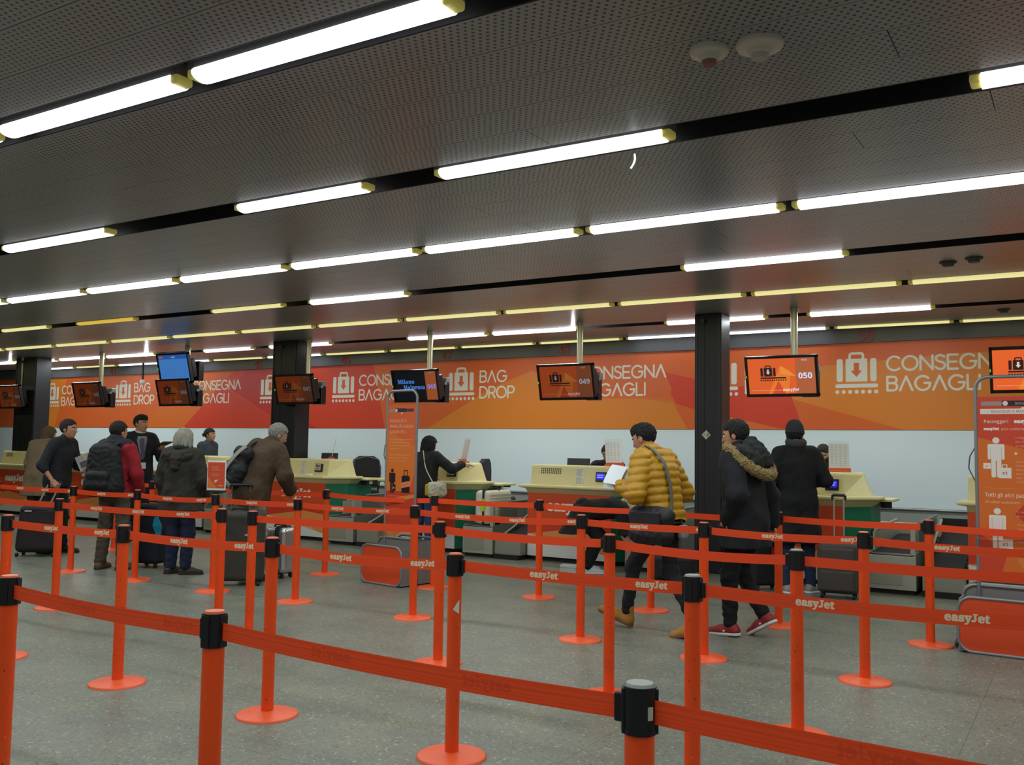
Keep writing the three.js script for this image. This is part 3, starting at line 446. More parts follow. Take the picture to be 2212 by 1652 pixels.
// ---------------------------------------------------------------- baggage conveyors
const beltLabels = { 51: 'hidden', 50: 'steel bag drop conveyor with a clear belt right of the desk with the beanie man', 49: 'steel bag drop conveyor next to the column with the sticker', 48: 'steel bag drop conveyor carrying the white suitcase', 47: 'empty steel bag drop conveyor below the swivel chair', 46: 'bag drop conveyor beside the desk of the grey haired woman', 45: 'bag drop conveyor behind the backpack man', 44: 'bag drop conveyor at the far end behind the newspaper man' };
function conveyor(num, r) {
  const x0 = r + 0.29, w = 0.5, t = thing('bag_conveyor', beltLabels[num], 'conveyor', [x0, 0, DESKZ]);
  mesh('kick_base', box(w - 0.04, 0.05, 1.8, w / 2, 0.025, -0.72), blackKick, t);
  mesh('front_cover', rbox(w, 0.37, 0.03, w / 2, 0.235, 0.2, 0.006), steel, t);
  mesh('service_panel', rbox(w - 0.16, 0.2, 0.006, w / 2 - 0.06, 0.2, 0.216, 0.002), M(0xa3a192, 0.42, 0.3), t);
  mesh('side_frame', merge([box(0.03, 0.4, 1.85, 0.015, 0.25, -0.73), box(0.03, 0.4, 1.85, w - 0.015, 0.25, -0.73)]), steelDark, t);
  mesh('belt', loft([[[0.03, 0.43, 0.18], [w - 0.03, 0.43, 0.18], [w - 0.03, 0.52, -1.65], [0.03, 0.52, -1.65]].map((p) => [p[0], p[1] - 0.02, p[2]]), [[0.03, 0.43, 0.18], [w - 0.03, 0.43, 0.18], [w - 0.03, 0.52, -1.65], [0.03, 0.52, -1.65]]]), rubber, t);
  mesh('front_lip', box(w - 0.06, 0.014, 0.03, w / 2 - 0.02, 0.436, 0.2), brightSteel, t);
  mesh('guard_post', rbox(0.055, 0.3, 0.06, w - 0.03, 0.58, 0.17, 0.008), steel, t);
  mesh('side_guard', merge([box(0.02, 0.3, 1.5, w - 0.01, 0.6, -0.75), rod([w - 0.01, 0.76, -0.1], [w - 0.01, 0.78, -1.5], 0.018)]), steelDark, t);
  mesh('inner_guard', merge([box(0.02, 0.2, 1.5, 0.01, 0.55, -0.85), rod([0.01, 0.66, -0.2], [0.01, 0.7, -1.6], 0.018)]), steel, t);
}
const deskR = { 50: -2.41, 49: -5.37, 48: -7.89, 47: -10.44, 46: -13.32, 45: -15.87, 44: -18.5 };
for (const [n, r] of Object.entries(deskR)) conveyor(n, r);
for (const [n, l] of [[51, -1.125], [49, -6.65], [48, -9.17], [46, -14.6], [45, -17.15]]) {      // low feeder lane left of a desk
  const t = thing('feeder_lane', { 51: 'low grey feeder lane between the beanie man desk and the luggage sign', 49: 'low feeder lane left of the desk with vent holes', 48: 'low feeder lane behind the orange luggage sign', 46: 'low feeder lane behind the row of waiting people', 45: 'low feeder lane between the two far desks' }[n], 'conveyor', [l - 0.44, 0, DESKZ]);
  mesh('kick_base', box(0.4, 0.06, 1.4, 0.2, 0.03, -0.5), blackKick, t);
  mesh('front_cover', rbox(0.42, 0.19, 0.9, 0.21, 0.155, -0.28, 0.006), M(0x9a988a, 0.5, 0.3), t);
  mesh('sloping_belt', loft([[[0.03, 0.24, 0.1], [0.39, 0.24, 0.1], [0.39, 0.6, -1.5], [0.03, 0.6, -1.5]], [[0.03, 0.26, 0.1], [0.39, 0.26, 0.1], [0.39, 0.64, -1.5], [0.03, 0.64, -1.5]]]), rubber, t);
  mesh('curved_guard', tube([[0.02, 0.3, 0.0], [0.02, 0.42, -0.35], [0.02, 0.55, -0.7], [0.02, 0.74, -1.3]], 0.018, false, 24, 6), steel, t);
  mesh('far_panel', box(0.42, 0.5, 0.03, 0.21, 0.5, -1.5), rubber, t);
}
{
  const t = thing('collector_conveyor', 'long steel baggage conveyor running along the foot of the white wall', 'conveyor', [-11, 0, -13.3]);
  mesh('frame', box(27, 0.5, 0.66, 0, 0.25, 0), steelDark, t); mesh('belt', box(27, 0.02, 0.56, 0, 0.51, 0), rubber, t);
  mesh('rear_guard', box(27, 0.3, 0.02, 0, 0.65, -0.36), M(0xa8aaa4, 0.5, 0.2), t); mesh('top_rail', rod([-13.5, 0.79, -0.34], [13.5, 0.79, -0.34], 0.02), M(0x9a9a96, 0.35, 0.6), t);
  mesh('front_rail', merge([rod([-13.5, 0.64, 0.33], [13.5, 0.64, 0.33], 0.02), box(27, 0.1, 0.02, 0, 0.55, 0.33)]), steel, t);
}
// ---------------------------------------------------------------- office chairs
function officeChair(x, z, turn, label, dy = 0) {
  const t = thing('swivel_chair', label, 'chair', [x, 0, z], turn), cm = M(0x17181c, 0.7);
  mesh('backrest', extrude([[-0.2, 0], [0.2, 0], [0.235, 0.12], [0.24, 0.3], [0.2, 0.43], [0.12, 0.48], [-0.12, 0.48], [-0.2, 0.43], [-0.24, 0.3], [-0.235, 0.12]], 0.05, 0.018).translate(0, 0.86 + dy, -0.25).rotateX(0), cm, t);
  mesh('backrest_rim', tube([[-0.2, 0.86, -0.26], [-0.245, 1.05, -0.27], [-0.21, 1.29, -0.27], [0, 1.345, -0.27], [0.21, 1.29, -0.27], [0.245, 1.05, -0.27], [0.2, 0.86, -0.26]], 0.014, false, 40, 6).translate(0, dy, 0), M(0x5c5a62, 0.5), t);
  mesh('seat', rbox(0.48, 0.09, 0.46, 0, 0.72 + dy, 0, 0.04, 3), cm, t);
  mesh('back_support', tube([[0, 0.7, -0.1], [0, 0.72, -0.28], [0, 0.95, -0.28]], 0.022, false, 20, 6).translate(0, dy, 0), cm, t);
  for (const q of [-1, 1]) mesh('armrest', merge([rbox(0.05, 0.03, 0.26, q * 0.27, 0.92, 0, 0.012), rod([q * 0.27, 0.91, 0], [q * 0.24, 0.72, 0], 0.014)]).translate(0, dy, 0), cm, t);
  mesh('post', cyl(0.03, 0.035, 0.6 + dy, 0, 0.38 + dy / 2, 0, 14), M(0x3a3a3e, 0.4, 0.5), t);
  mesh('star_base', merge([0, 1, 2, 3, 4].map((k) => rod([0, 0.1, 0], [0.28 * Math.cos(k * 1.2566), 0.06, 0.28 * Math.sin(k * 1.2566)], 0.02))), cm, t);
  for (let k = 0; k < 5; k++) mesh('caster', new THREE.SphereGeometry(0.03, 10, 8).translate(0.28 * Math.cos(k * 1.2566), 0.03, 0.28 * Math.sin(k * 1.2566)), cm, t);
}
officeChair(-10.8, -12.62, 0.85 + Math.PI, 'black swivel chair turned beside the desk with the sheet stand edge on');
officeChair(-7.93, -12.5, 1.9, 'black chair seen sideways behind the white suitcase');

// ---------------------------------------------------------------- cabin luggage gauges with sign panels
const tubeGrey = M(0x8f9092, 0.42, 0.45), sheetGrey = M(0x8b8c88, 0.5, 0.35);
function rrPath(w, y0, y1, r, z, x = 0) { const p = []; const arc = (cx, cy, a0) => { for (let i = 0; i <= 5; i++) { const a = a0 + i / 5 * Math.PI / 2; p.push([cx + r * Math.cos(a), cy + r * Math.sin(a), z]); } }; arc(x + w - r, y0 + r, -Math.PI / 2); arc(x + w - r, y1 - r, 0); arc(x + r, y1 - r, Math.PI / 2); arc(x + r, y0 + r, Math.PI); return p; }
function gauge(x, z, turn, label, cv) {
  const t = thing('luggage_gauge', label, 'luggage gauge', [x, 0, z], turn), W = 0.66, B = 0.43;
  mesh('front_frame', tube(rrPath(W, 0.012, B, 0.1, 0), 0.0125, true, 90, 8), tubeGrey, t);
  const sh = new THREE.Shape(rrPath(W - 0.02, 0.022, B - 0.01, 0.09, 0, 0.01).map((p) => new THREE.Vector2(p[0], p[1])));
  mesh('front_panel', new THREE.ExtrudeGeometry(sh, { depth: 0.008, bevelEnabled: false }).translate(0, 0, -0.006), M(0xe04a1c, 0.5), t);
  mesh('small_bag_box', merge([box(0.012, B - 0.03, 0.24, 0.012, B / 2, -0.12), box(0.012, B - 0.03, 0.24, W - 0.012, B / 2, -0.12), box(W, 0.012, 0.24, W / 2, 0.02, -0.12)]), sheetGrey, t);
  mesh('middle_frame', tube(rrPath(W, 0.012, B + 0.07, 0.1, -0.24), 0.0125, true, 90, 8), tubeGrey, t);
  mesh('cabin_bag_box', merge([box(0.012, B + 0.03, 0.28, 0.012, (B + 0.06) / 2, -0.4), box(0.012, B + 0.03, 0.28, W - 0.012, (B + 0.06) / 2, -0.4), box(W - 0.02, B + 0.03, 0.012, W / 2, (B + 0.06) / 2, -0.25), box(W - 0.02, B + 0.03, 0.012, W / 2, (B + 0.06) / 2, -0.53), box(W, 0.012, 0.28, W / 2, 0.02, -0.4)]), sheetGrey, t);
  mesh('back_frame', tube(rrPath(W, 0.012, B + 0.07, 0.1, -0.54), 0.0125, true, 90, 8), tubeGrey, t);
  const i = 0.12, iR = 0.05, fw = W - i - iR, H = 2.17, r = 0.09, up = [[i, 0.2, -0.235], [i, 1.2, -0.235], [i, H - r, -0.235]];
  for (let k = 1; k <= 5; k++) up.push([i + r - r * Math.cos(k / 5 * Math.PI / 2), H - r + r * Math.sin(k / 5 * Math.PI / 2), -0.235]);
  mesh('sign_frame', merge([tube([...up, ...up.slice().reverse().map((p) => [W - iR + i - p[0], p[1], p[2]])], 0.0145, false, 140, 10), rod([i, 0.6, -0.235], [W - iR, 0.6, -0.235], 0.012)]), tubeGrey, t);
  mesh('sign_panel', new THREE.BoxGeometry(fw - 0.02, 1.4, 0.012).translate((i + W - iR) / 2, 1.31, -0.235), [0, 1, 2, 3].map(() => M(0xb04a20, 0.5)).concat([printed(cv, 0.4), M(0xb04a20, 0.5)]), t);
  mesh('cable_loop', tube([[i, 1.62, -0.25], [i - 0.05, 1.53, -0.25], [i - 0.06, 1.43, -0.25], [i, 1.3, -0.25]], 0.005, false, 24, 6), M(0x4a4a4a, 0.5), t);
  for (const s of [0, 1]) mesh('caster', merge([cyl(0.028, 0.028, 0.02, 0, 0, 0, 14).rotateZ(Math.PI / 2).translate(s ? W + 0.02 : -0.045, 0.03, -0.2), rod([s ? W + 0.02 : -0.045, 0.04, -0.2], [s ? W - 0.01 : 0.0, 0.12, -0.2], 0.014)]), M(0x4a4a4a, 0.6), t);
}
function man(c, x, y, s, col) { c.fillStyle = col; c.beginPath(); c.arc(x, y + 0.07 * s, 0.075 * s, 0, 7); c.fill(); const R = (a, b, w, h, r) => { roundRect(c, x + a * s, y + b * s, w * s, h * s, r * s); c.fill(); }; R(-0.11, 0.16, 0.22, 0.4, 0.04); R(-0.175, 0.17, 0.06, 0.36, 0.03); R(0.115, 0.17, 0.06, 0.36, 0.03); R(-0.175, 0.16, 0.35, 0.07, 0.035); R(-0.105, 0.5, 0.095, 0.45, 0.03); R(0.01, 0.5, 0.095, 0.45, 0.03); }
const signA = canvas(600, 1840, (c, w, h) => {
  c.fillStyle = '#e2762c'; c.fillRect(0, 0, w, h); c.fillStyle = '#de6430'; c.beginPath(); c.moveTo(0, 0); c.lineTo(w, 0); c.lineTo(w, 620); c.lineTo(0, 380); c.fill(); c.fillStyle = '#dc5a2c'; c.beginPath(); c.moveTo(250, h); c.lineTo(w, 1000); c.lineTo(w, 1250); c.lineTo(420, h); c.fill();
  c.fillStyle = '#c94226'; c.fillRect(0, 1290, w, 550); c.fillStyle = '#e08a3c'; c.beginPath(); c.moveTo(0, 1420); c.lineTo(w, 1320); c.lineTo(w, 1370); c.lineTo(0, 1500); c.fill();
  c.fillStyle = '#9a8f88'; c.fillRect(40, 60, 130, 46); c.fillStyle = '#33272a'; c.fillRect(170, 54, 220, 56); c.fillStyle = '#5c3030'; c.fillRect(390, 60, 160, 46); c.fillStyle = '#e8ded4'; c.beginPath(); c.arc(186, 84, 22, 0, 7); c.fill(); c.beginPath(); c.moveTo(280, 118); c.lineTo(320, 118); c.lineTo(300, 150); c.fill();
  c.fillStyle = '#ecb090'; c.font = '64px sans-serif'; c.fillText('BAGAGLIO A', 48, 260); c.fillText('MANO IN CABINA', 48, 344, 500); c.fillText('GARANTITO', 48, 428);
  c.fillStyle = '#e8a578'; c.font = '30px sans-serif'; ['Se il tuo bagaglio rispetta le dimensioni', 'massime di 50 x 40 x 20 cm, te ne', 'garantiamo il trasporto a bordo', 'in cabina con te.'].forEach((s, i) => c.fillText(s, 50, 530 + i * 46, 490)); ['If your bag fits the guaranteed size', 'of 50 x 40 x 20 cm it will always', 'travel with you in the cabin.'].forEach((s, i) => c.fillText(s, 50, 760 + i * 46, 470));
  man(c, 130, 900 + 60, 380, '#231a1e'); c.fillStyle = '#231a1e'; c.fillRect(135, 1190, 70, 100); c.fillStyle = '#efe4da'; c.font = 'bold 40px sans-serif'; c.fillText('X1', 142, 1255);
  c.fillStyle = '#231a1e'; roundRect(c, 330, 1060, 170, 250, 18); c.fill(); c.lineWidth = 16; c.strokeStyle = '#231a1e'; c.strokeRect(380, 980, 70, 80); c.fillStyle = '#e88858'; c.save(); c.translate(415, 1185); c.rotate(-0.2); c.fillRect(-90, -40, 180, 80); c.fillStyle = '#c8502c'; c.font = 'bold 26px sans-serif'; c.fillText('GARANTITO', -82, 10); c.restore();
  c.fillStyle = '#e8a578'; c.font = '24px sans-serif'; c.fillText('Si applicano termini e condizioni', 40, 1370, 480); c.fillText('Terms and conditions apply', 60, 1560, 420);
});
const signB = canvas(600, 1840, (c, w, h) => {
  c.fillStyle = '#e2702a'; c.fillRect(0, 0, w, h); c.fillStyle = '#d8482a'; c.beginPath(); c.moveTo(0, 0); c.lineTo(w, 0); c.lineTo(w, 600); c.lineTo(0, 430); c.fill(); c.fillStyle = '#cf3a2a'; c.beginPath(); c.moveTo(w, 900); c.lineTo(w, 1500); c.lineTo(330, 1220); c.fill(); c.fillStyle = '#d8482a'; c.beginPath(); c.moveTo(0, 1440); c.lineTo(260, 1620); c.lineTo(200, h); c.lineTo(0, h); c.fill(); c.fillStyle = '#e0843a'; c.beginPath(); c.moveTo(330, 1660); c.lineTo(w, 1560); c.lineTo(w, h); c.lineTo(420, h); c.fill();
  c.fillStyle = '#a9948c'; c.fillRect(40, 50, 190, 44); c.fillStyle = '#e8e0d6'; c.font = 'bold 30px sans-serif'; c.fillText('\u2713', 120, 84); c.fillStyle = '#2c2226'; c.fillRect(230, 44, 330, 56); c.fillStyle = '#e8e0d6'; c.beginPath(); c.arc(262, 72, 25, 0, 7); c.fill(); c.font = '34px sans-serif'; c.fillStyle = '#c8bcb4'; c.fillText('BAGS', 350, 86); c.fillStyle = '#ece2d6'; c.beginPath(); c.moveTo(390, 130); c.lineTo(420, 108); c.lineTo(450, 130); c.fill();
  c.fillStyle = '#ebe3d8'; c.fillRect(30, 128, 540, 56); c.fillStyle = '#c08a6c'; c.font = 'bold 36px sans-serif'; c.fillText('BAGAGLIO A MANO', 130, 170);
  c.fillStyle = '#f2e8dc'; c.font = '48px sans-serif'; c.fillText('Passeggeri', 60, 278); c.fillStyle = '#fbf5ea'; slabText(c, 'easyJet', 430, 278, 50); c.textAlign = 'left'; slabText(c, 'easyJet', 130, 352, 38); c.textAlign = 'left'; c.fillStyle = '#eccab4'; c.font = '36px sans-serif'; c.fillText('plus customers', 220, 352);
  man(c, 170, 430, 440, '#efe6da'); c.fillStyle = '#efe6da'; c.fillRect(195, 745, 110, 110); c.fillRect(50, 700, 70, 60); c.strokeStyle = '#efe6da'; c.lineWidth = 8; c.strokeRect(225, 715, 40, 34); c.fillStyle = '#c8502c'; c.font = 'bold 46px sans-serif'; c.fillText('x1', 222, 818); c.font = 'bold 26px sans-serif'; c.fillText('x1', 66, 742); c.fillStyle = '#efe6da'; c.font = 'bold 70px sans-serif'; c.fillText('+', 330, 620);
  c.fillStyle = '#eab090'; c.font = '28px sans-serif'; ['1x bagaglio a mano', '56 x 45 x 25 cm', '1x cabin bag'].forEach((s, i) => c.fillText(s, 345, 440 + i * 44, 230)); ['1x piccola borsa', 'Dimensioni che', 'devono poter', 'essere poste', 'sotto il sedile', '1x small bag'].forEach((s, i) => c.fillText(s, 345, 690 + i * 42, 230));
  c.fillStyle = '#e8945c'; c.fillRect(60, 960, 480, 3); c.fillStyle = '#f2e8dc'; c.font = '52px sans-serif'; c.fillText('Tutti gli altri passeggeri', 60, 1050, 520); c.fillStyle = '#ecc8ac'; c.font = '36px sans-serif'; c.fillText('All other customers', 60, 1118);
  man(c, 170, 1170, 440, '#efe6da'); c.fillStyle = '#efe6da'; c.fillRect(185, 1490, 120, 90); c.fillStyle = '#c8502c'; c.font = 'bold 46px sans-serif'; c.fillText('x1', 212, 1556); c.fillStyle = '#eab090'; c.font = '28px sans-serif'; ['1x bagaglio a mano', '56 x 45 x 25 cm', '', 'Sei un passeggero', 'Speedy? vedi sopra', 'oppure al banco', '', 'Dimensioni massime'].forEach((s, i) => c.fillText(s, 345, 1210 + i * 44, 230));
});
gauge(-7.045, -8.222, -0.15, 'grey luggage gauge with narrow orange sign about guaranteed cabin bags', signA);
gauge(-0.9, -8.19, -0.05, 'luggage gauge with sign of two white figures beside the rightmost desk', signB);

// ---------------------------------------------------------------- suitcases
function suitcase(name, x, z, turn, o) {
  const t = thing(name, o.label, 'suitcase', [x, o.y ?? 0, z], turn), { w, h, d } = o, foot = o.wheels === false ? 0 : 0.05;
  const g = new RoundedBoxGeometry(w, h - foot, d, 4, o.round ?? 0.05), p = g.attributes.position;
  for (let i = 0; i < p.count; i++) { const q = p.getY(i) / (h - foot) + 0.5; p.setX(i, p.getX(i) * (1 - (o.taper ?? 0) * q)); p.setZ(i, p.getZ(i) * (1 - (o.taper ?? 0) * 0.6 * q)); if (o.soft) { p.setZ(i, p.getZ(i) * (1 + o.soft * noise(p.getX(i) * 6, p.getY(i) * 6, 3 + x))); } }
  if (o.ribs) for (let i = 0; i < p.count; i++) { }
  g.computeVertexNormals(); g.translate(0, foot + (h - foot) / 2, 0);
  const m = o.mat ?? M(o.color, o.rough ?? 0.75, o.metal ?? 0);
  const shell = mesh('shell', g, m, t);
  const trim = M(o.trim ?? 0x18181a, 0.6);
  if (o.ribs) for (let k = 0; k < o.ribs; k++) { const yy = foot + 0.06 + k * (h - foot - 0.12) / (o.ribs - 1); mesh('rib', o.ribAxis === 'x' ? rbox(w - 0.1, 0.012, d + 0.008, 0, yy, 0, 0.004) : rbox(w + 0.008, 0.012, d - 0.08, 0, yy, 0, 0.004), m, shell); }
  if (o.pocket) { mesh('front_pocket', rbox(w * 0.8, h * 0.38, 0.06, 0, foot + h * 0.24, d / 2, 0.03, 3), m, t); mesh('zip', box(w * 0.8, 0.008, 0.008, 0, foot + h * 0.5, d / 2 + 0.004), trim, t); }
  if (o.flap) mesh('upper_pocket', rbox(w * 0.82, h * 0.3, 0.05, 0, foot + h * 0.68, d / 2, 0.03, 3), m, t);
  mesh('carry_handle', tube([[-0.09, h - 0.01, 0], [-0.07, h + 0.025, 0], [0.07, h + 0.025, 0], [0.09, h - 0.01, 0]], 0.012, false, 20, 6), trim, t);
  if (foot) for (const a of [-1, 1]) for (const b of [-1, 1]) mesh('wheel', cyl(0.026, 0.026, 0.03, 0, 0, 0, 14).rotateZ(Math.PI / 2).translate(a * (w / 2 - 0.05), 0.026, b * (d / 2 - 0.04)), trim, t);
  if (o.straps) for (const sx of o.straps) mesh('strap', tube(rrPath(d + 0.01, foot, h + 0.006, 0.05, 0, -(d + 0.01) / 2), 0.011, true, 80, 6).rotateY(Math.PI / 2).translate(sx, 0, 0), M(0x141414, 0.7), t);
  if (o.handle) {
    const L = o.handle, hm = M(o.rod ?? 0xd0d0cc, 0.25, 0.8), tl = o.tilt ?? 0, gx = o.gripX ?? 0.07, top = (sx) => [sx + (o.tiltX ?? 0) * L, h + L * Math.cos(tl), -d / 2 + 0.04 - L * Math.sin(tl)];
    const tel = mesh('telescopic_handle', merge([rod([-gx, h - 0.02, -d / 2 + 0.04], top(-gx), o.rodR ?? 0.009), rod([gx, h - 0.02, -d / 2 + 0.04], top(gx), o.rodR ?? 0.009)]), hm, t);
    const a = top(-gx - 0.015), b = top(gx + 0.015); mesh('grip', merge([rod(a, b, 0.017), rod(a, [a[0], a[1] - 0.05, a[2]], 0.014), rod(b, [b[0], b[1] - 0.05, b[2]], 0.014)]), M(0x151517, 0.5), tel);
  }
  if (o.badge) mesh('badge', rbox(0.09, 0.022, 0.008, o.badge[0], o.badge[1], d / 2 * (1 - (o.taper ?? 0) * 0.55) + 0.004, 0.003), M(0xb0aca6, 0.4, 0.4), t);
  if (o.tag) mesh('luggage_tag', extrude(o.tag.shape ?? [[0, 0], [0.05, 0], [0.055, -0.13], [-0.005, -0.13]], 0.004, 0.002).translate(...o.tag.at), M(o.tag.color, 0.5), t).userData.label = o.tag.label;
  return t;
}
const CAMTURN = 0.5529;
{
  const a = F(82, 1200);
  suitcase('black_suitcase', a.x, a.z, CAMTURN + 0.1, { label: 'dark brown black soft suitcase held by the man with the newspaper', w: 0.56, h: 0.68, d: 0.3, color: 0x231b1e, taper: 0.2, soft: 0.12, round: 0.09, handle: 0.3, rodR: 0.014, gripX: 0.075, tiltX: 0.42, tilt: 0.1, badge: [-0.1, 0.6] });
  const b = F(326, 1224);
  suitcase('navy_suitcase', b.x, b.z, CAMTURN - 0.3, { label: 'navy blue suitcase beside the grey haired woman with a turquoise tag', w: 0.38, h: 0.78, d: 0.28, color: 0x0e1322, soft: 0.08, round: 0.06, tag: { at: [0.14, 0.62, 0.15], color: 0x1590b4, label: 'turquoise luggage tag', shape: [[0, 0], [0.05, 0.01], [0.11, -0.1], [0.1, -0.22], [0.04, -0.22], [-0.02, -0.1]] } });
  const c = F(512, 1262);
  suitcase('olive_suitcase', c.x, c.z, CAMTURN + 0.2, { label: 'large dark olive suitcase behind the belt lettering near the brown jacket man', w: 0.56, h: 0.8, d: 0.32, color: 0x37362c, soft: 0.05, round: 0.06, handle: 0.28, rod: 0xa8a89c, rodR: 0.006, gripX: 0.1, badge: [0.12, 0.55] });
  const d = F(603, 1246);
  suitcase('silver_suitcase', d.x, d.z, CAMTURN - 0.45, { label: 'silver aluminium suitcase with black straps near the brown jacket man', w: 0.3, h: 0.58, d: 0.24, color: 0xc9ccd0, rough: 0.25, metal: 0.85, round: 0.06, straps: [0.03, 0.065] });
  const e = F(1812, 1290);
  suitcase('brown_suitcase', e.x, e.z, CAMTURN - 0.42, { label: 'grey brown soft suitcase with raised handle behind the beanie man', w: 0.42, h: 0.58, d: 0.28, color: 0x4a413c, soft: 0.06, round: 0.06, pocket: 1, flap: 1, handle: 0.5, rod: 0xe4e0d8, gripX: 0.05 });
  suitcase('white_suitcase', -7.27, -11.33, 0, { label: 'cream ribbed hard suitcase standing on the steel conveyor', y: 0.462, w: 0.25, h: 0.47, d: 0.62, color: 0xdcd6c2, rough: 0.35, round: 0.06, wheels: false, ribs: 9, tag: { at: [0.0, 0.32, 0.318], color: 0xb4e01c, label: 'lime green tag', shape: [[0, 0], [0.04, 0.04], [0.07, -0.05], [0.04, -0.14], [-0.01, -0.12], [-0.02, -0.04]] } });
  const band = thing('luggage_band', 'black band wrapped round the cream ribbed suitcase', 'luggage strap', [-7.27, 0.462, -11.33]); mesh('band', merge([box(0.03, 0.5, 0.006, 0.03, 0.235, 0.316), box(0.03, 0.006, 0.63, 0.03, 0.476, 0)]), M(0x111111, 0.7), band);
  const f = F(1652, 1272);
  suitcase('black_trolley', f.x, f.z, CAMTURN + 0.2, { label: 'black trolley case with a red tag behind the fur hood man', w: 0.36, h: 0.62, d: 0.25, color: 0x0d0d11, round: 0.05, soft: 0.05, handle: 0.36, tag: { at: [0.02, 0.48, 0.14], color: 0xc01424, label: 'red luggage tag' } });
  const g = F(1452, 1252);
  suitcase('flat_black_case', g.x, g.z, CAMTURN, { label: 'low black case on the floor beyond the striding man with yellow boots', w: 0.5, h: 0.28, d: 0.36, color: 0x0e0f14, round: 0.06, soft: 0.1, wheels: false, badge: [-0.05, 0.14] });
  const k = F(1230, 1238), wb = thing('shoe_box', 'white cardboard box on the floor by the bending person in black', 'box', [k.x, 0, k.z], 0.2); mesh('box_body', rbox(0.2, 0.08, 0.13, 0, 0.04, 0, 0.004), M(0xb9bcb6, 0.7), wb); mesh('lid', rbox(0.21, 0.03, 0.14, 0, 0.092, 0, 0.004), M(0xc6c9c3, 0.7), wb);
}

// ---------------------------------------------------------------- people: smooth blended bodies on a skeleton
function surfaceNet(f, min, max, cell) {                       // meshes the zero level of f inside a box
  const n = [0, 1, 2].map((k) => Math.max(4, Math.ceil((max[k] - min[k]) / cell)) + 1), [nx, ny, nz] = n, val = new Float32Array(nx * ny * nz).fill(1), B = 5;
  const id = (i, j, k) => (k * ny + j) * nx + i, half = cell * B * 0.5 * 1.75;
  for (let bk = 0; bk < nz; bk += B) for (let bj = 0; bj < ny; bj += B) for (let bi = 0; bi < nx; bi += B) {
    const d = f(min[0] + (bi + B / 2 - 0.5) * cell, min[1] + (bj + B / 2 - 0.5) * cell, min[2] + (bk + B / 2 - 0.5) * cell), far = Math.abs(d) > half + cell * 3 + 0.03;
    for (let k = bk; k < Math.min(nz, bk + B); k++) for (let j = bj; j < Math.min(ny, bj + B); j++) for (let i = bi; i < Math.min(nx, bi + B); i++) val[id(i, j, k)] = far ? d : f(min[0] + i * cell, min[1] + j * cell, min[2] + k * cell);
  }
  const vid = new Int32Array(nx * ny * nz).fill(-1), pos = [], idx = [];
  const C = [[0, 0, 0], [1, 0, 0], [0, 1, 0], [1, 1, 0], [0, 0, 1], [1, 0, 1], [0, 1, 1], [1, 1, 1]], Ed = [[0, 1], [2, 3], [4, 5], [6, 7], [0, 2], [1, 3], [4, 6], [5, 7], [0, 4], [1, 5], [2, 6], [3, 7]];
  for (let k = 0; k < nz - 1; k++) for (let j = 0; j < ny - 1; j++) for (let i = 0; i < nx - 1; i++) {
    let m = 0; const v = C.map((c, q) => { const d = val[id(i + c[0], j + c[1], k + c[2])]; if (d < 0) m |= 1 << q; return d; });
    if (m === 0 || m === 255) continue;
    let x = 0, y = 0, z = 0, c = 0;
    for (const [a, b] of Ed) if ((v[a] < 0) !== (v[b] < 0)) { const t = v[a] / (v[a] - v[b]); x += C[a][0] + t * (C[b][0] - C[a][0]); y += C[a][1] + t * (C[b][1] - C[a][1]); z += C[a][2] + t * (C[b][2] - C[a][2]); c++; }
    vid[id(i, j, k)] = pos.length / 3; pos.push(min[0] + (i + x / c) * cell, min[1] + (j + y / c) * cell, min[2] + (k + z / c) * cell);
  }
  const quad = (a, b, c, d, flip) => { if (a < 0 || b < 0 || c < 0 || d < 0) return; flip ? idx.push(a, c, b, b, c, d) : idx.push(a, b, c, b, d, c); };
  for (let k = 1; k < nz - 1; k++) for (let j = 1; j < ny - 1; j++) for (let i = 1; i < nx - 1; i++) {
    const d = val[id(i, j, k)] < 0;
    if (d !== val[id(i + 1, j, k)] < 0) quad(vid[id(i, j - 1, k - 1)], vid[id(i, j, k - 1)], vid[id(i, j - 1, k)], vid[id(i, j, k)], !d);
    if (d !== val[id(i, j + 1, k)] < 0) quad(vid[id(i - 1, j, k - 1)], vid[id(i - 1, j, k)], vid[id(i, j, k - 1)], vid[id(i, j, k)], !d);
    if (d !== val[id(i, j, k + 1)] < 0) quad(vid[id(i - 1, j - 1, k)], vid[id(i, j - 1, k)], vid[id(i - 1, j, k)], vid[id(i, j, k)], !d);
  }
  const g = new THREE.BufferGeometry(); g.setAttribute('position', new THREE.Float32BufferAttribute(pos, 3)); g.setIndex(idx); g.computeVertexNormals(); return g;
}
const smin = (a, b, k) => { const h = Math.max(k - Math.abs(a - b), 0) / k; return Math.min(a, b) - h * h * k * 0.25; };
function cone(x, y, z, b) {                                     // tapered capsule distance, b = [ax, ay, az, ra, bx, by, bz, rb]
  const dx = b[4] - b[0], dy = b[5] - b[1], dz = b[6] - b[2], px = x - b[0], py = y - b[1], pz = z - b[2];
  const l = dx * dx + dy * dy + dz * dz, t = l > 0 ? Math.min(1, Math.max(0, (px * dx + py * dy + pz * dz) / l)) : 0;
  const qx = px - t * dx, qy = py - t * dy, qz = pz - t * dz; return Math.sqrt(qx * qx + qy * qy + qz * qz) - (b[3] + t * (b[7] - b[3]));
}
const ell = (x, y, z, c, r) => { const a = (x - c[0]) / r[0], b = (y - c[1]) / r[1], d = (z - c[2]) / r[2], k = Math.sqrt(a * a + b * b + d * d); const m = Math.min(r[0], r[1], r[2]); return k < 0.3 ? (k - 1) * m : k * (k - 1) / Math.sqrt((a / r[0]) ** 2 + (b / r[1]) ** 2 + (d / r[2]) ** 2); };
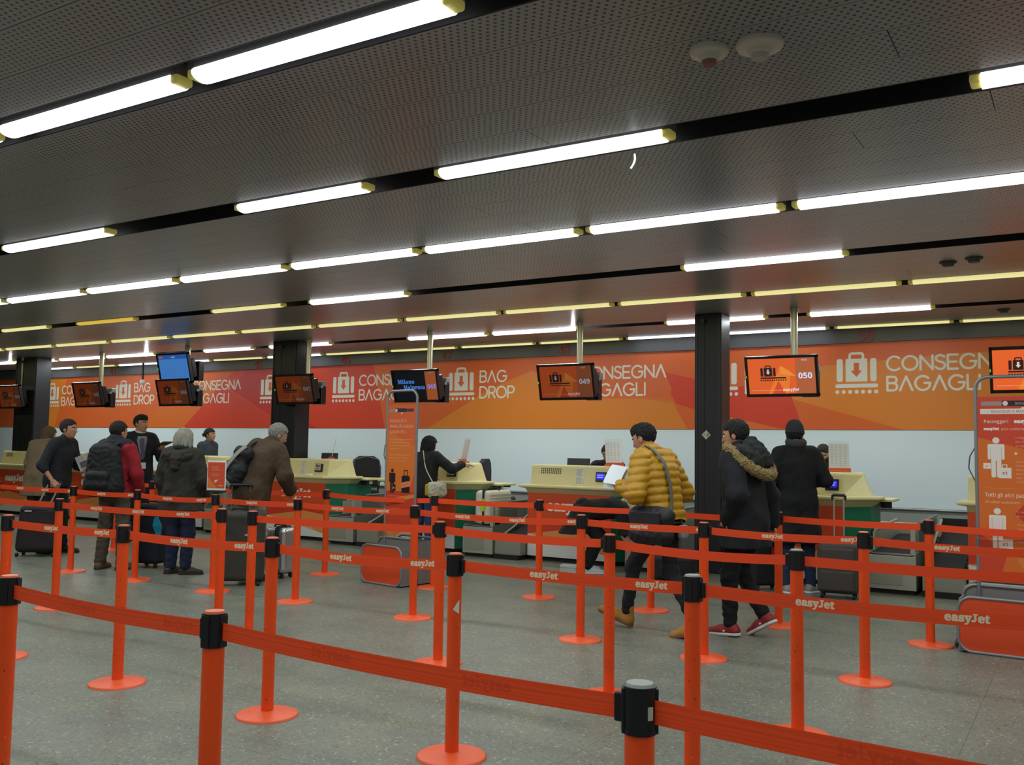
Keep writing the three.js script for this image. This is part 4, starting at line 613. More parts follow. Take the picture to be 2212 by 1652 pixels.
const cap = (a, ra, b, rb) => [a[0], a[1], a[2], ra, b[0], b[1], b[2], rb];
function blend(bones, k) { return (x, y, z) => { let d = 1e9; for (const b of bones) d = d > 1e8 ? cone(x, y, z, b) : smin(d, cone(x, y, z, b), k); return d; }; }
function boundsOf(bones, pad) { const lo = [1e9, 1e9, 1e9], hi = [-1e9, -1e9, -1e9]; for (const b of bones) for (const o of [0, 4]) for (let k = 0; k < 3; k++) { lo[k] = Math.min(lo[k], b[o + k] - b[o + 3] - pad); hi[k] = Math.max(hi[k], b[o + k] + b[o + 3] + pad); } return [lo, hi]; }
const add = (a, b) => [a[0] + b[0], a[1] + b[1], a[2] + b[2]], sub = (a, b) => [a[0] - b[0], a[1] - b[1], a[2] - b[2]], mul = (a, s) => [a[0] * s, a[1] * s, a[2] * s], mix = (a, b, t) => add(a, mul(sub(b, a), t)), len = (a) => Math.hypot(...a), unit = (a) => mul(a, 1 / (len(a) || 1)), cross = (a, b) => [a[1] * b[2] - a[2] * b[1], a[2] * b[0] - a[0] * b[2], a[0] * b[1] - a[1] * b[0]];
function rotX(p, c, a) { const y = p[1] - c[1], z = p[2] - c[2]; return [p[0], c[1] + y * Math.cos(a) - z * Math.sin(a), c[2] + y * Math.sin(a) + z * Math.cos(a)]; }
function rotZ(p, c, a) { const x = p[0] - c[0], y = p[1] - c[1]; return [c[0] + x * Math.cos(a) - y * Math.sin(a), c[1] + x * Math.sin(a) + y * Math.cos(a), p[2]]; }
function paint(g, fn) { const p = g.attributes.position, c = new Float32Array(p.count * 3); const q = new THREE.Color(); for (let i = 0; i < p.count; i++) { q.set(fn(p.getX(i), p.getY(i), p.getZ(i))); c.set([q.r, q.g, q.b], i * 3); } g.setAttribute('color', new THREE.BufferAttribute(c, 3)); return g; }
function joinGeos(list) { return mergeGeometries(list.map((g) => { const h = g.index ? g.toNonIndexed() : g; for (const k of Object.keys(h.attributes)) if (!['position', 'normal', 'color'].includes(k)) h.deleteAttribute(k); return h; })); }
const skinMats = new THREE.MeshStandardMaterial({ vertexColors: true, roughness: 0.6 });

function handBones(w, dir, palm, curl, side) {                  // wrist, pointing direction, palm normal, curl 0..1
  const d = unit(dir), n = unit(sub(palm, mul(d, palm[0] * d[0] + palm[1] * d[1] + palm[2] * d[2]))), s = mul(cross(d, n), side), at = (a, b, c) => add(w, add(mul(d, a), add(mul(s, b), mul(n, c)))), B = [];
  B.push(cap(at(-0.03, 0, 0), 0.026, at(0.02, 0, 0), 0.024));
  for (const q of [-0.028, -0.009, 0.01, 0.029]) B.push(cap(at(0.015, q * 0.6, 0), 0.017, at(0.085, q, 0), 0.0135));
  [[-0.03, 0.058], [-0.01, 0.072], [0.011, 0.078], [0.031, 0.07]].forEach(([q, L]) => { const a1 = curl * 1.1, a2 = curl * 2.3, p0 = at(0.088, q, 0), p1 = add(p0, add(mul(d, L * 0.5 * Math.cos(a1)), mul(n, L * 0.5 * Math.sin(a1)))), p2 = add(p1, add(mul(d, L * 0.5 * Math.cos(a2)), mul(n, L * 0.5 * Math.sin(a2)))); B.push(cap(p0, 0.0102, p1, 0.0092), cap(p1, 0.0092, p2, 0.0078)); });
  const t0 = at(0.02, 0.026, 0.004), t1 = at(0.055, 0.052, 0.02 + 0.01 * curl), t2 = at(0.08, 0.055 - 0.02 * curl, 0.03 + 0.02 * curl); B.push(cap(t0, 0.014, t1, 0.0115), cap(t1, 0.0115, t2, 0.009));
  return B;
}
const HEADS = {
  crown: (x, y, z, e) => ell(x, y, z, [0, 0.028, -0.012], [0.078 + e, 0.092 + e, 0.1 + e]),
};
function headField(x, y, z) {
  let d = HEADS.crown(x, y, z, 0);
  d = smin(d, ell(x, y, z, [0, -0.04, 0.03], [0.058, 0.078, 0.062]), 0.05);
  d = smin(d, ell(x, y, z, [0, -0.093, 0.064], [0.026, 0.022, 0.024]), 0.03);
  d = smin(d, cone(x, y, z, [0, 0.012, 0.088, 0.008, 0, -0.028, 0.109, 0.0125]), 0.014);
  d = smin(d, cone(x, y, z, [-0.03, 0.024, 0.082, 0.009, 0.03, 0.024, 0.082, 0.009]), 0.02);
  d = smin(d, cone(x, y, z, [-0.018, -0.06, 0.086, 0.0085, 0.018, -0.06, 0.086, 0.0085]), 0.012);
  for (const s of [-1, 1]) { const q = ell(x, y, z, [s * 0.032, 0.004, 0.104], [0.018, 0.012, 0.016]); d = -smin(-d, q, 0.012); d = smin(d, ell(x, y, z, [s * 0.08, -0.012, -0.008], [0.009, 0.031, 0.019]), 0.012); }
  d = smin(d, cone(x, y, z, [0, -0.05, -0.012, 0.052, 0, -0.19, -0.04, 0.058]), 0.03);
  return d;
}
function person(o) {
  const s = o.h / 1.75, S = (p) => mul(p, s), pelvis = o.pelvis ?? [0, 0.95, 0];
  const J = { hipL: [0.09, -0.03, 0], hipR: [-0.09, -0.03, 0], chest: [0, 0.33, -0.01], shL: [0.18, 0.49, -0.015], shR: [-0.18, 0.49, -0.015], neck: [0, 0.55, -0.005], head: [0, 0.695, 0.025] };
  for (const k in J) J[k] = add(pelvis, J[k]);
  const [lf, ls] = (o.lean ?? [0, 0]).map((a) => a * Math.PI / 180);
  for (const k of ['chest', 'shL', 'shR', 'neck', 'head']) { const bend = o.curve ? 1 + o.curve * { chest: -0.4, shL: 0, shR: 0, neck: 0.15, head: 0.3 }[k] : 1; J[k] = rotZ(rotX(J[k], pelvis, lf * bend), pelvis, ls); }
  J.kneeL = [0.1, 0.5, 0.02]; J.kneeR = [-0.1, 0.5, 0.02]; J.ankL = [0.1, 0.085, -0.02]; J.ankR = [-0.1, 0.085, -0.02];
  for (const q of ['L', 'R']) { const e = q === 'L' ? 1 : -1; J['el' + q] = add(J['sh' + q], [e * 0.06, -0.29, -0.03]); J['wr' + q] = add(J['el' + q], [e * 0.0, -0.25, 0.07]); }
  Object.assign(J, o.j ?? {});
  for (const k in J) J[k] = S(J[k]); const pv = S(pelvis);
  const t = thing('person', o.label, 'person', [o.at[0], o.base ?? 0, o.at[1]], o.turn * Math.PI / 180);
  const C = (hex) => hex, bulk = o.top.bulk ?? 0.01, torsoW = (o.wide ?? 1) * s;
  // the body: head, hands and the frame under the clothes, one mesh
  const hy = (o.head?.yaw ?? 0) * Math.PI / 180, hp = (o.head?.pitch ?? 0) * Math.PI / 180, hr = (o.head?.roll ?? 0) * Math.PI / 180, hm = new THREE.Matrix4().compose(V(...J.head), new THREE.Quaternion().setFromEuler(new THREE.Euler(hp, hy, hr, 'YXZ')), V(s, s, s));
  const skin = o.skin ?? '#c08a6c', dark = new THREE.Color(skin).multiplyScalar(0.62), hairCol = new THREE.Color(o.hair?.color ?? '#1c1512');
  const lips = new THREE.Color(skin).lerp(new THREE.Color('#8a3a38'), 0.45), hg = surfaceNet(headField, [-0.11, -0.2, -0.13], [0.11, 0.14, 0.14], o.far ? 0.008 : 0.0055);
  paint(hg, (x, y, z) => (z > 0.07 && Math.abs(y + 0.06) < 0.01 && Math.abs(x) < 0.026 ? lips : z > 0.06 && Math.abs(y - 0.03 + x * x * 4) < 0.006 && Math.abs(x) > 0.012 && Math.abs(x) < 0.052 ? hairCol : skin));
  const parts = [hg.applyMatrix4(hm)];
  for (const q of [-1, 1]) { const eye = new THREE.SphereGeometry(0.0125, 12, 10); paint(eye, (x, y, z) => (z > 0.009 && Math.hypot(x, y) < 0.0062 ? '#1a1210' : '#d8d2cc')); parts.push(eye.translate(q * 0.032, 0.003, 0.0825).applyMatrix4(hm)); }
  const frame = [cap(J.neck, 0.05 * s, mix(J.neck, J.head, 0.4), 0.05 * s), cap(J.shL, 0.05 * s, J.shR, 0.05 * s), cap(J.neck, 0.045 * s, J.chest, 0.06 * s), cap(J.chest, 0.06 * s, pv, 0.065 * s), cap(J.hipL, 0.07 * s, J.hipR, 0.07 * s)];
  for (const q of ['L', 'R']) frame.push(cap(J['sh' + q], 0.045 * s, J['el' + q], 0.04 * s), cap(J['el' + q], 0.038 * s, J['wr' + q], 0.026 * s), cap(J['hip' + q], 0.065 * s, J['knee' + q], 0.045 * s), cap(J['knee' + q], 0.045 * s, J['ank' + q], 0.034 * s));
  { const [lo, hi] = boundsOf(frame, 0.02); parts.push(paint(surfaceNet(blend(frame, 0.05), lo, hi, 0.018), () => skin)); }
  for (const [q, e] of [['L', 1], ['R', -1]]) { const h = o.hands?.[q]; if (h === null) continue; const dir = h?.dir ?? sub(J['wr' + q], J['el' + q]), B = handBones(J['wr' + q], dir, h?.palm ?? [-e, 0, 0.2], h?.curl ?? 0.35, e * (h?.flip ?? 1)), [lo, hi] = boundsOf(B, 0.012); parts.push(paint(surfaceNet(blend(B, 0.007), lo, hi, o.far ? 0.007 : 0.0045), () => skin)); }
  mesh('body', joinGeos(parts), skinMats, t);
  // trousers
  const tr = o.legs, tb = tr.bulk ?? 0.012, TB = [cap(J.hipL, 0.095 * s + tb, J.hipR, 0.095 * s + tb), cap(add(pv, [0.05 * s, 0.08, 0]), 0.1 * s, add(pv, [-0.05 * s, 0.08, 0]), 0.1 * s)];
  for (const q of ['L', 'R']) TB.push(cap(J['hip' + q], 0.08 * s + tb, J['knee' + q], 0.056 * s + tb), cap(J['knee' + q], 0.058 * s + tb, mix(J['knee' + q], J['ank' + q], 0.96), 0.043 * s + tb * (tr.hem ?? 1)));
  { const f0 = blend(TB, 0.04), [lo, hi] = boundsOf(TB, 0.03); mesh('trousers', surfaceNet((x, y, z) => { const d = f0(x, y, z); return Math.abs(d) > 0.04 ? d : d + (tr.fold ?? 0.006) * noise(x * 9, y * 16, z * 9 + o.at[0]); }, lo, hi, 0.013), M(tr.color, 0.9), t); }
  // shoes
  for (const [q, e] of [['L', 1], ['R', -1]]) {
    const ft = o.feet?.[q] ?? {}, sh = o.shoes, k = s * (sh.size ?? 1), hgt = sh.high ?? 0.06;
    const bones = [[0, 0.038, -0.055, 0.04, 0, 0.034, 0.06, 0.046], [0, 0.034, 0.06, 0.046, 0, 0.024, 0.165, 0.033], [0, 0.04, -0.05, 0.042, 0, hgt + 0.05, -0.015, 0.046]];
    const f0 = blend(bones, 0.03), up = surfaceNet((x, y, z) => Math.max(f0(x, y, z), 0.016 - y, y - hgt - 0.065), [-0.08, -0.02, -0.13], [0.08, 0.2, 0.24], 0.007), so = surfaceNet((x, y, z) => Math.max(f0(x, Math.max(y, 0.03), z) - 0.004, y - 0.024, -y), [-0.08, -0.02, -0.13], [0.08, 0.06, 0.24], 0.006);
    const M4 = new THREE.Matrix4().compose(V(...J['ank' + q]), new THREE.Quaternion().setFromEuler(new THREE.Euler((ft.pitch ?? 0) * Math.PI / 180, (ft.yaw ?? e * 8) * Math.PI / 180, 0, 'YXZ')), V(k, k, k)).multiply(new THREE.Matrix4().makeTranslation(0, -0.085, 0.02));
    const shoe = mesh('shoe', up.applyMatrix4(M4), M(sh.color, sh.rough ?? 0.6), t); mesh('sole', so.applyMatrix4(M4), M(sh.sole ?? 0x1c1a18, 0.7), shoe);
    if (sh.stripe) mesh('side_stripe', joinGeos([-1, 1].map((m) => { const g = box(0.004, 0.014, 0.06, m * 0.046, 0.045, 0.03).rotateX(0.3); return g.applyMatrix4(M4); })), M(sh.stripe, 0.6), shoe);
  }
  // upper garment
  const tp = o.top, hem = S([0, tp.hem ?? 0.86, 0])[1], TT = [cap(add(J.shL, mul(sub(J.neck, J.shL), 0.25)), 0.062 * s + bulk, add(J.shR, mul(sub(J.neck, J.shR), 0.25)), 0.062 * s + bulk)];
  const upv = unit(sub(J.chest, pv)), sd = unit(sub(J.shL, J.shR)), off = (p, a, b = 0) => add(p, add(mul(sd, a * torsoW), mul(upv, b)));
  for (const e of [1, -1]) { TT.push(cap(off(J.chest, e * 0.085, 0.05 * s), 0.098 * s + bulk, off(pv, e * 0.07), 0.1 * s + bulk * 1.1)); const low = [e * (0.08 + (tp.flare ?? 0)) * torsoW + pv[0], hem - 0.06, pv[2] + (tp.hemZ ?? 0)]; TT.push(cap(off(pv, e * 0.07), 0.104 * s + bulk, low, 0.11 * s + bulk + (tp.flare ?? 0))); }
  TT.push(cap(J.neck, 0.058 * s + bulk * 0.6, mix(J.neck, J.head, tp.collar ?? 0.12), 0.054 * s + bulk * 0.5));
  if (tp.belly) TT.push(cap(add(mix(pv, J.chest, 0.3), mul(cross(sd, upv), 0.03 * s)), 0.12 * s, mix(pv, J.chest, 0.5), 0.11 * s));
  TT.push(cap(add(J.chest, mul(upv, 0.04 * s)), 0.098 * s + bulk, pv, 0.1 * s + bulk));
  const AR = []; for (const q of ['L', 'R']) { AR.push(cap(J['sh' + q], 0.062 * s + bulk, J['el' + q], 0.05 * s + bulk)); AR.push(cap(J['el' + q], 0.05 * s + bulk, mix(J['el' + q], J['wr' + q], tp.sleeve?.[q] ?? 0.95), (tp.cuff ?? 0.037) * s + bulk)); }
  const fT = blend(TT, 0.07), fA = blend(AR, 0.03), all = TT.concat(AR), [lo, hi] = boundsOf(all, 0.035);
  const hemTilt = tp.hemTilt ?? 0, quilt = tp.quilt ?? 0;
  const axisQ = (x, y, z) => (x - pv[0]) * upv[0] + (y - pv[1]) * upv[1] + (z - pv[2]) * upv[2];
  const fTop = (x, y, z) => {
    const a = fT(x, y, z), b = fA(x, y, z); let d = smin(a, b, 0.035);
    if (Math.abs(d) < 0.06) { if (quilt) { const v = b < a ? axisQ(x, y, z) * 1.0 + 0.02 : axisQ(x, y, z); d -= 0.017 * Math.sqrt(Math.abs(Math.sin(v * Math.PI / quilt))) - 0.008; d += 0.003 * noise(x * 12, y * 12, z * 12); } else d += (tp.fold ?? 0.008) * 0.75 * noise(x * 6 + o.at[1], y * 4.5 + o.at[0], z * 6) + (tp.fold ?? 0.008) * 0.4 * noise(x * 15 + y * 9, y * 8, z * 15); }
    return hem < -1 ? d : Math.max(d, hem + hemTilt * (z - pv[2]) - y);
  };
  const garment = mesh('garment', surfaceNet(fTop, lo, hi, o.far ? 0.015 : 0.0115), M(tp.color, tp.rough ?? 0.85), t); if (tp.label) garment.userData.label = tp.label; garment.name = tp.name ?? 'jacket';
  // hair or hat, in head space
  const hairs = [].concat(o.hair?.style ?? 'short');
  const hairField = {
    short: (x, y, z) => { let d = HEADS.crown(x, y, z, 0.013 + 0.005 * noise(x * 40, y * 40, z * 40)); d = Math.max(d, z - 0.078 - 0.25 * (y - 0.07)); d = Math.max(d, -(y + 0.075 + Math.max(0, z + 0.02) * -1.6 + 0.012)); return Math.max(d, Math.min(z - 0.025, 0.045 - y)); },
    tuft: (x, y, z) => { let d = smin(HEADS.crown(x, y, z, 0.01), ell(x, y, z, [0, 0.098, 0.03], [0.058, 0.03, 0.062]), 0.03); d += 0.009 * noise(x * 60, y * 40, z * 60); return Math.max(d, Math.min(z - 0.02, 0.05 - y), -(y + 0.06)); },
    bob: (x, y, z) => { let d = smin(HEADS.crown(x, y, z, 0.024), ell(x, y, z, [0, -0.06, -0.03], [0.122, 0.14, 0.1]), 0.05); d += 0.011 * noise(x * 55, y * 6, z * 55); return Math.max(d, Math.min(z - 0.03, 0.055 - y), -(y + 0.165 + 0.03 * noise(x * 60, 1, z * 60))); },
    long: (x, y, z) => { let d = smin(HEADS.crown(x, y, z, 0.02), ell(x, y, z, [0, -0.1, -0.055], [0.085, 0.17, 0.06]), 0.05); d += 0.005 * noise(x * 50, y * 8, z * 50); return Math.max(d, Math.min(z - 0.035, 0.055 - y), -(y + 0.25)); },
    bun: (x, y, z) => { let d = Math.max(HEADS.crown(x, y, z, 0.012), Math.min(z - 0.02, 0.05 - y), -(y + 0.06)); return smin(d, ell(x, y, z, [0, 0.0, -0.125], [0.04, 0.038, 0.032]), 0.01); },
    beanie: (x, y, z) => { let d = smin(HEADS.crown(x, y, z, 0.02), ell(x, y, z, [0, 0.1, -0.035], [0.07, 0.065, 0.075]), 0.05); d += 0.0025 * Math.sin(Math.atan2(x, z) * 60); return Math.max(d, 0.015 + 0.12 * Math.min(0, z) - y); },
    beard: (x, y, z) => { const d = headField(x, y, z) - 0.008; return Math.max(d, y + 0.045 - Math.abs(x) * 0.5, 0.02 - z, -(y + 0.13)); },
  };
  for (const st of hairs) { const nm = { beanie: 'beanie', beard: 'beard' }[st] ?? 'hair'; if (st === 'none') continue; const g = surfaceNet(hairField[st], [-0.15, -0.3, -0.2], [0.15, 0.21, 0.16], 0.0065); mesh(nm, g.applyMatrix4(hm), M(st === 'beanie' ? o.hat ?? 0x26272b : o.hair.color, 0.85), t); }
  t.userData.J = undefined; delete t.userData.J;
  return { t, J, s, pv, hm, sd, upv, off, back: cross(sd, upv) };
}
// a thing worn or carried: its own object that shares the wearer's place
function worn(p, name, label, category) { const g = thing(name, label, category, p.t.position.toArray(), p.t.rotation.y); return g; }
function ribbon(pts, w, th, n = 40, up = null) {                 // flat strap along a curve
  const c = new THREE.CatmullRomCurve3(pts.map((p) => V(...p))), g = new THREE.TubeGeometry(c, n, 1, 8), fr = c.computeFrenetFrames(n), p = g.attributes.position;
  for (let i = 0; i <= n; i++) { const o = c.getPointAt(i / n), tan = c.getTangentAt(i / n), out = up ? V(...(Array.isArray(up) ? up : up(o.toArray()))) : fr.normals[i].clone(); const nn = out.addScaledVector(tan, -out.dot(tan)).normalize(), bb = tan.clone().cross(nn); for (let j = 0; j <= 8; j++) { const a = j / 8 * Math.PI * 2, q = o.clone().addScaledVector(bb, w / 2 * Math.cos(a)).addScaledVector(nn, th / 2 * Math.sin(a)); p.setXYZ(i * 9 + j, q.x, q.y, q.z); } }
  g.computeVertexNormals(); return g;
}
function blobMesh(name, bones, k, cell, mat, parent, fold = 0.006, cut) { const f = blend(bones, k), [lo, hi] = boundsOf(bones, 0.03); return mesh(name, surfaceNet((x, y, z) => { let d = f(x, y, z) + fold * noise(x * 16, y * 16, z * 16); return cut ? Math.max(d, cut(x, y, z)) : d; }, lo, hi, cell), mat, parent); }
const RIGHT = 121.7, LEFT = -58.3, AWAY = -148.3, TOWARD = 31.7;   // headings in the picture, degrees
const xz = (v) => [v.x, v.z];
function toLocal(w, at, turn, s) { const a = -turn * Math.PI / 180, x = w.x - at[0], z = w.z - at[1]; return [(x * Math.cos(a) + z * Math.sin(a)) / s, w.y / s, (-x * Math.sin(a) + z * Math.cos(a)) / s]; }
const shortDark = { style: 'short', color: '#17110f' };
// man in the yellow quilted jacket, striding
{
  const p = person({ label: 'person in mustard yellow quilted jacket and tan boots striding with papers', at: xz(F(1423, 1366)), turn: -104, h: 1.8, lean: [13, 0], curve: 0.5, wide: 1.02, head: { pitch: 22, yaw: 8 }, skin: '#b98668', hair: { style: 'tuft', color: '#0d0b0c' }, pelvis: [0, 0.93, -0.04],
    j: { ankL: [0.02, 0.125, 0.32], kneeL: [0.06, 0.53, 0.22], ankR: [0.0, 0.125, -0.36], kneeR: [-0.06, 0.5, -0.07], elL: [0.32, 1.14, 0.0], wrL: [0.22, 1.2, 0.24], elR: [-0.33, 1.14, -0.02], wrR: [-0.16, 1.03, 0.2] }, feet: { L: { pitch: -20, yaw: 24 }, R: { pitch: 14, yaw: 18 } },
    hands: { L: { palm: [-0.6, 0.6, 0.1], curl: 0.5 }, R: { curl: 0.5 } }, top: { color: 0xb8860e, bulk: 0.026, quilt: 0.066, hem: 0.94, hemTilt: 0.25, collar: 0.3, cuff: 0.034, rough: 0.5, name: 'quilted_jacket' }, legs: { color: 0x1a1b20, bulk: 0.006, fold: 0.008 }, shoes: { color: 0xb0792c, sole: 0x7a4a26, high: 0.09, size: 1.08 } });
  const g = worn(p, 'paper_sheets', 'white papers in the hand of the striding person in yellow', 'paper'), w = p.J.wrL;
  for (let k = 0; k < 2; k++) { const q = new THREE.PlaneGeometry(0.15, 0.21, 1, 8), pp = q.attributes.position; for (let i = 0; i < pp.count; i++) pp.setZ(i, 0.05 * Math.sin(pp.getY(i) * 7 + k)); q.computeVertexNormals(); q.rotateZ(1.1).applyQuaternion(new THREE.Quaternion().setFromUnitVectors(V(0, 0, 1), V(0.5, 0.72, -0.38 + k * 0.15).normalize())).translate(w[0] + 0.0, w[1] + 0.055 + k * 0.01, w[2] + 0.045); mesh('sheet', q, M(0xe8ecf0, 0.7, 0, { side: THREE.DoubleSide }), g); }
  const bag = worn(p, 'messenger_bag', 'black messenger bag on a grey strap at the hip of the person in yellow', 'bag'), c = add(p.pv, [0.24, -0.02, -0.06]);
  blobMesh('pouch', [cap(add(c, [0, 0.05, -0.13]), 0.09, add(c, [0, 0.05, 0.13]), 0.09), cap(add(c, [0.01, -0.09, -0.13]), 0.085, add(c, [0.01, -0.09, 0.13]), 0.085)], 0.06, 0.012, M(0x15171b, 0.6), bag, 0.006);
  mesh('flap', rbox(0.03, 0.14, 0.3, c[0] + 0.088, c[1] + 0.03, c[2], 0.014, 3), M(0x1b1d22, 0.55), bag);
  const sh = p.J.shR, B = p.back; const bk = (a, d) => add(a, mul(B, -d));
  mesh('strap', ribbon([add(c, [-0.02, 0.1, -0.14]), bk(p.off(p.pv, 0.1, 0.06), 0.17), bk(p.off(p.pv, 0.07, 0.2), 0.17), bk(p.off(p.J.chest, 0.08, 0.02), 0.165), bk(p.off(p.J.chest, 0.09, 0.14), 0.14), add(mix(p.J.neck, p.J.shL, 0.55), [0, 0.095, -0.02]), add(mix(p.J.neck, p.J.shL, 0.5), [0, 0.06, 0.09])], 0.042, 0.012, 60, (o) => mul(B, -1)), M(0x66665e, 0.7), bag);
  const sp = worn(p, 'grey_pouch', 'grey pouch hanging below the yellow jacket', 'pouch'); mesh('pouch', rbox(0.1, 0.12, 0.07, p.pv[0] - 0.05, p.pv[1] - 0.1, p.pv[2] - 0.17, 0.03, 3), M(0x8a8f92, 0.6), sp); mesh('clip', rod([p.pv[0] - 0.05, p.pv[1] - 0.03, p.pv[2] - 0.16], [p.pv[0] - 0.05, p.pv[1] + 0.03, p.pv[2] - 0.14], 0.008), M(0x3a3a3a, 0.6), sp);
}
// man in the black parka with the fur hood
{
  const p = person({ label: 'person in black parka with fur trimmed hood and red sneakers walking', at: xz(F(1612, 1374)), turn: -100, h: 1.8, lean: [6, 0], wide: 1.12, head: { pitch: 12, yaw: 12 }, skin: '#bb8466', hair: { style: 'short', color: '#15100f' }, pelvis: [0, 0.945, 0],
    j: { ankL: [0.08, 0.09, 0.1], kneeL: [0.09, 0.5, 0.1], ankR: [-0.08, 0.17, -0.12], kneeR: [-0.1, 0.52, 0.1], elL: [0.29, 1.15, -0.08], wrL: [0.2, 0.95, 0.06], elR: [-0.27, 1.13, -0.08], wrR: [-0.3, 0.9, -0.08] }, feet: { L: { pitch: 4, yaw: 4 }, R: { pitch: 30, yaw: -4 } },
    hands: { L: { curl: 0.7 } }, top: { color: 0x0e0f15, bulk: 0.034, hem: 0.72, flare: 0.02, collar: 0.35, fold: 0.01, name: 'parka' }, legs: { color: 0x0b0b0f, bulk: 0.014, fold: 0.009 }, shoes: { color: 0x8e2020, sole: 0xd6d2cc, stripe: 0xe4dcd4 } });
  const n = p.J.neck, hood = blobMesh('hood', [cap(add(n, [-0.14, -0.01, -0.1]), 0.075, add(n, [0.14, -0.01, -0.1]), 0.075), cap(add(n, [-0.1, -0.08, -0.17]), 0.08, add(n, [0.1, -0.08, -0.17]), 0.08), cap(add(n, [0.16, -0.0, -0.02]), 0.05, add(n, [0.1, 0.0, 0.06]), 0.04), cap(add(n, [-0.16, 0.0, -0.02]), 0.05, add(n, [-0.1, 0.0, 0.06]), 0.04), cap(add(n, [0, 0.06, -0.1]), 0.075, add(n, [0, 0.0, -0.15]), 0.08)], 0.06, 0.011, M(0x1d211f, 0.9), p.t, 0.012);
  const arc = []; for (let i = 0; i <= 16; i++) { const a = -0.35 + i / 16 * (Math.PI + 0.7), q = [Math.cos(a) * 0.215, -0.05 - 0.17 * Math.sin(a), -0.06 - 0.2 * Math.sin(a)]; arc.push(add(n, [q[0], q[1] + 0.03, q[2]])); }
  const fb = []; for (let i = 0; i < 16; i++) fb.push(cap(arc[i], 0.042, arc[i + 1], 0.042)); const ff = blend(fb, 0.02), [lo, hi] = boundsOf(fb, 0.03);
  mesh('fur_trim', surfaceNet((x, y, z) => ff(x, y, z) + 0.012 * noise(x * 70, y * 70, z * 70) + 0.008 * noise(x * 150, y * 60, z * 150), lo, hi, 0.007), M(0x8f7a50, 1), hood).userData.label = 'tan fur trim';
  mesh('zip_pull', box(0.012, 0.05, 0.01, p.J.shL[0] + 0.05, p.pv[1] - 0.05, p.pv[2] + 0.05), M(0xb8bcc0, 0.3, 0.8), p.t);
}
// man at the desk in the long black coat and beanie
{
  const p = person({ label: 'person in long black coat, beanie and jeans standing at the desk', at: xz(F(1723, 1280)), turn: -150, h: 1.84, lean: [4, 0], wide: 1.08, head: { pitch: 12, yaw: -24 }, skin: '#c08e70', hair: { style: ['short', 'beanie'], color: '#1a1412' }, hat: 0x2b2d32, far: false,
    j: { elL: [0.3, 1.16, -0.04], wrL: [0.16, 1.1, 0.22], elR: [-0.3, 1.17, -0.02], wrR: [-0.17, 1.14, 0.22], ankL: [0.12, 0.085, -0.03], ankR: [-0.14, 0.085, 0.0], kneeR: [-0.12, 0.5, 0.03] }, feet: { L: { yaw: 10 }, R: { yaw: -55 } }, hands: { L: { curl: 0.4 }, R: { curl: 0.4 } },
    top: { color: 0x0d0d12, bulk: 0.02, hem: 0.52, flare: 0.03, collar: 0.3, fold: 0.009, name: 'overcoat' }, legs: { color: 0x22304a, bulk: 0.01, hem: 1.3 }, shoes: { color: 0x9a948e, sole: 0xe6e4e0 } });
  mesh('scarf', new THREE.TorusGeometry(0.082, 0.036, 10, 26).rotateX(Math.PI / 2 - 0.15).scale(1, 1.25, 1).translate(...add(p.J.neck, [0, 0.07, 0])), M(0x3b3f44, 0.95), p.t);
  const gl = tube([[-0.08, 0.012, 0], [-0.075, 0.014, 0.075], [-0.03, 0.012, 0.112], [0.03, 0.012, 0.112], [0.075, 0.014, 0.075], [0.08, 0.012, 0]], 0.0028, false, 40, 5).applyMatrix4(p.hm); mesh('glasses', gl, M(0x17171a, 0.4), p.t);
}
// bending person in black by the desk with the vent holes
{
  const p = person({ label: 'person dressed in black bending over luggage in front of the desk', at: xz(F(1268, 1236)), turn: 118, h: 1.72, lean: [86, 0], curve: 0.12, head: { pitch: 75 }, skin: '#c79478', hair: { style: 'short', color: '#191310' }, pelvis: [0, 0.76, -0.06],
    j: { kneeL: [0.12, 0.46, 0.16], kneeR: [-0.12, 0.44, 0.14], ankL: [0.12, 0.085, -0.04], ankR: [-0.12, 0.085, 0.0], elL: [0.2, 0.52, 0.5], wrL: [0.16, 0.28, 0.6], elR: [-0.22, 0.5, 0.46], wrR: [-0.16, 0.26, 0.52] }, hands: { L: { dir: [0, -1, 0.3], palm: [-1, 0, 0], curl: 0.5 }, R: { dir: [0, -1, 0.4], palm: [1, 0, 0], curl: 0.5 } },
    top: { color: 0x0b0b10, bulk: 0.022, hem: 0.5, flare: 0.06, hemZ: -0.12, collar: 0.2, fold: 0.012, name: 'coat' }, legs: { color: 0x0a0a0d, bulk: 0.02 }, shoes: { color: 0xb8bcc0, sole: 0xd0d0d0 } });
  const sc = worn(p, 'cream_scarf', 'cream scarf draped over the shoulders of the bending person', 'scarf'), a = p.J.neck;
  blobMesh('scarf', [cap(add(a, [0.16, 0.02, -0.14]), 0.02, add(a, [0.12, 0.1, -0.02]), 0.035), cap(add(a, [0.12, 0.1, -0.02]), 0.035, add(a, [-0.02, 0.14, 0.02]), 0.04), cap(add(a, [-0.02, 0.14, 0.02]), 0.04, add(a, [-0.14, 0.06, 0.08]), 0.05), cap(add(a, [-0.14, 0.06, 0.08]), 0.05, add(a, [-0.18, -0.02, 0.14]), 0.035)], 0.03, 0.009, M(0xc9bf9a, 0.95), sc, 0.01);
}
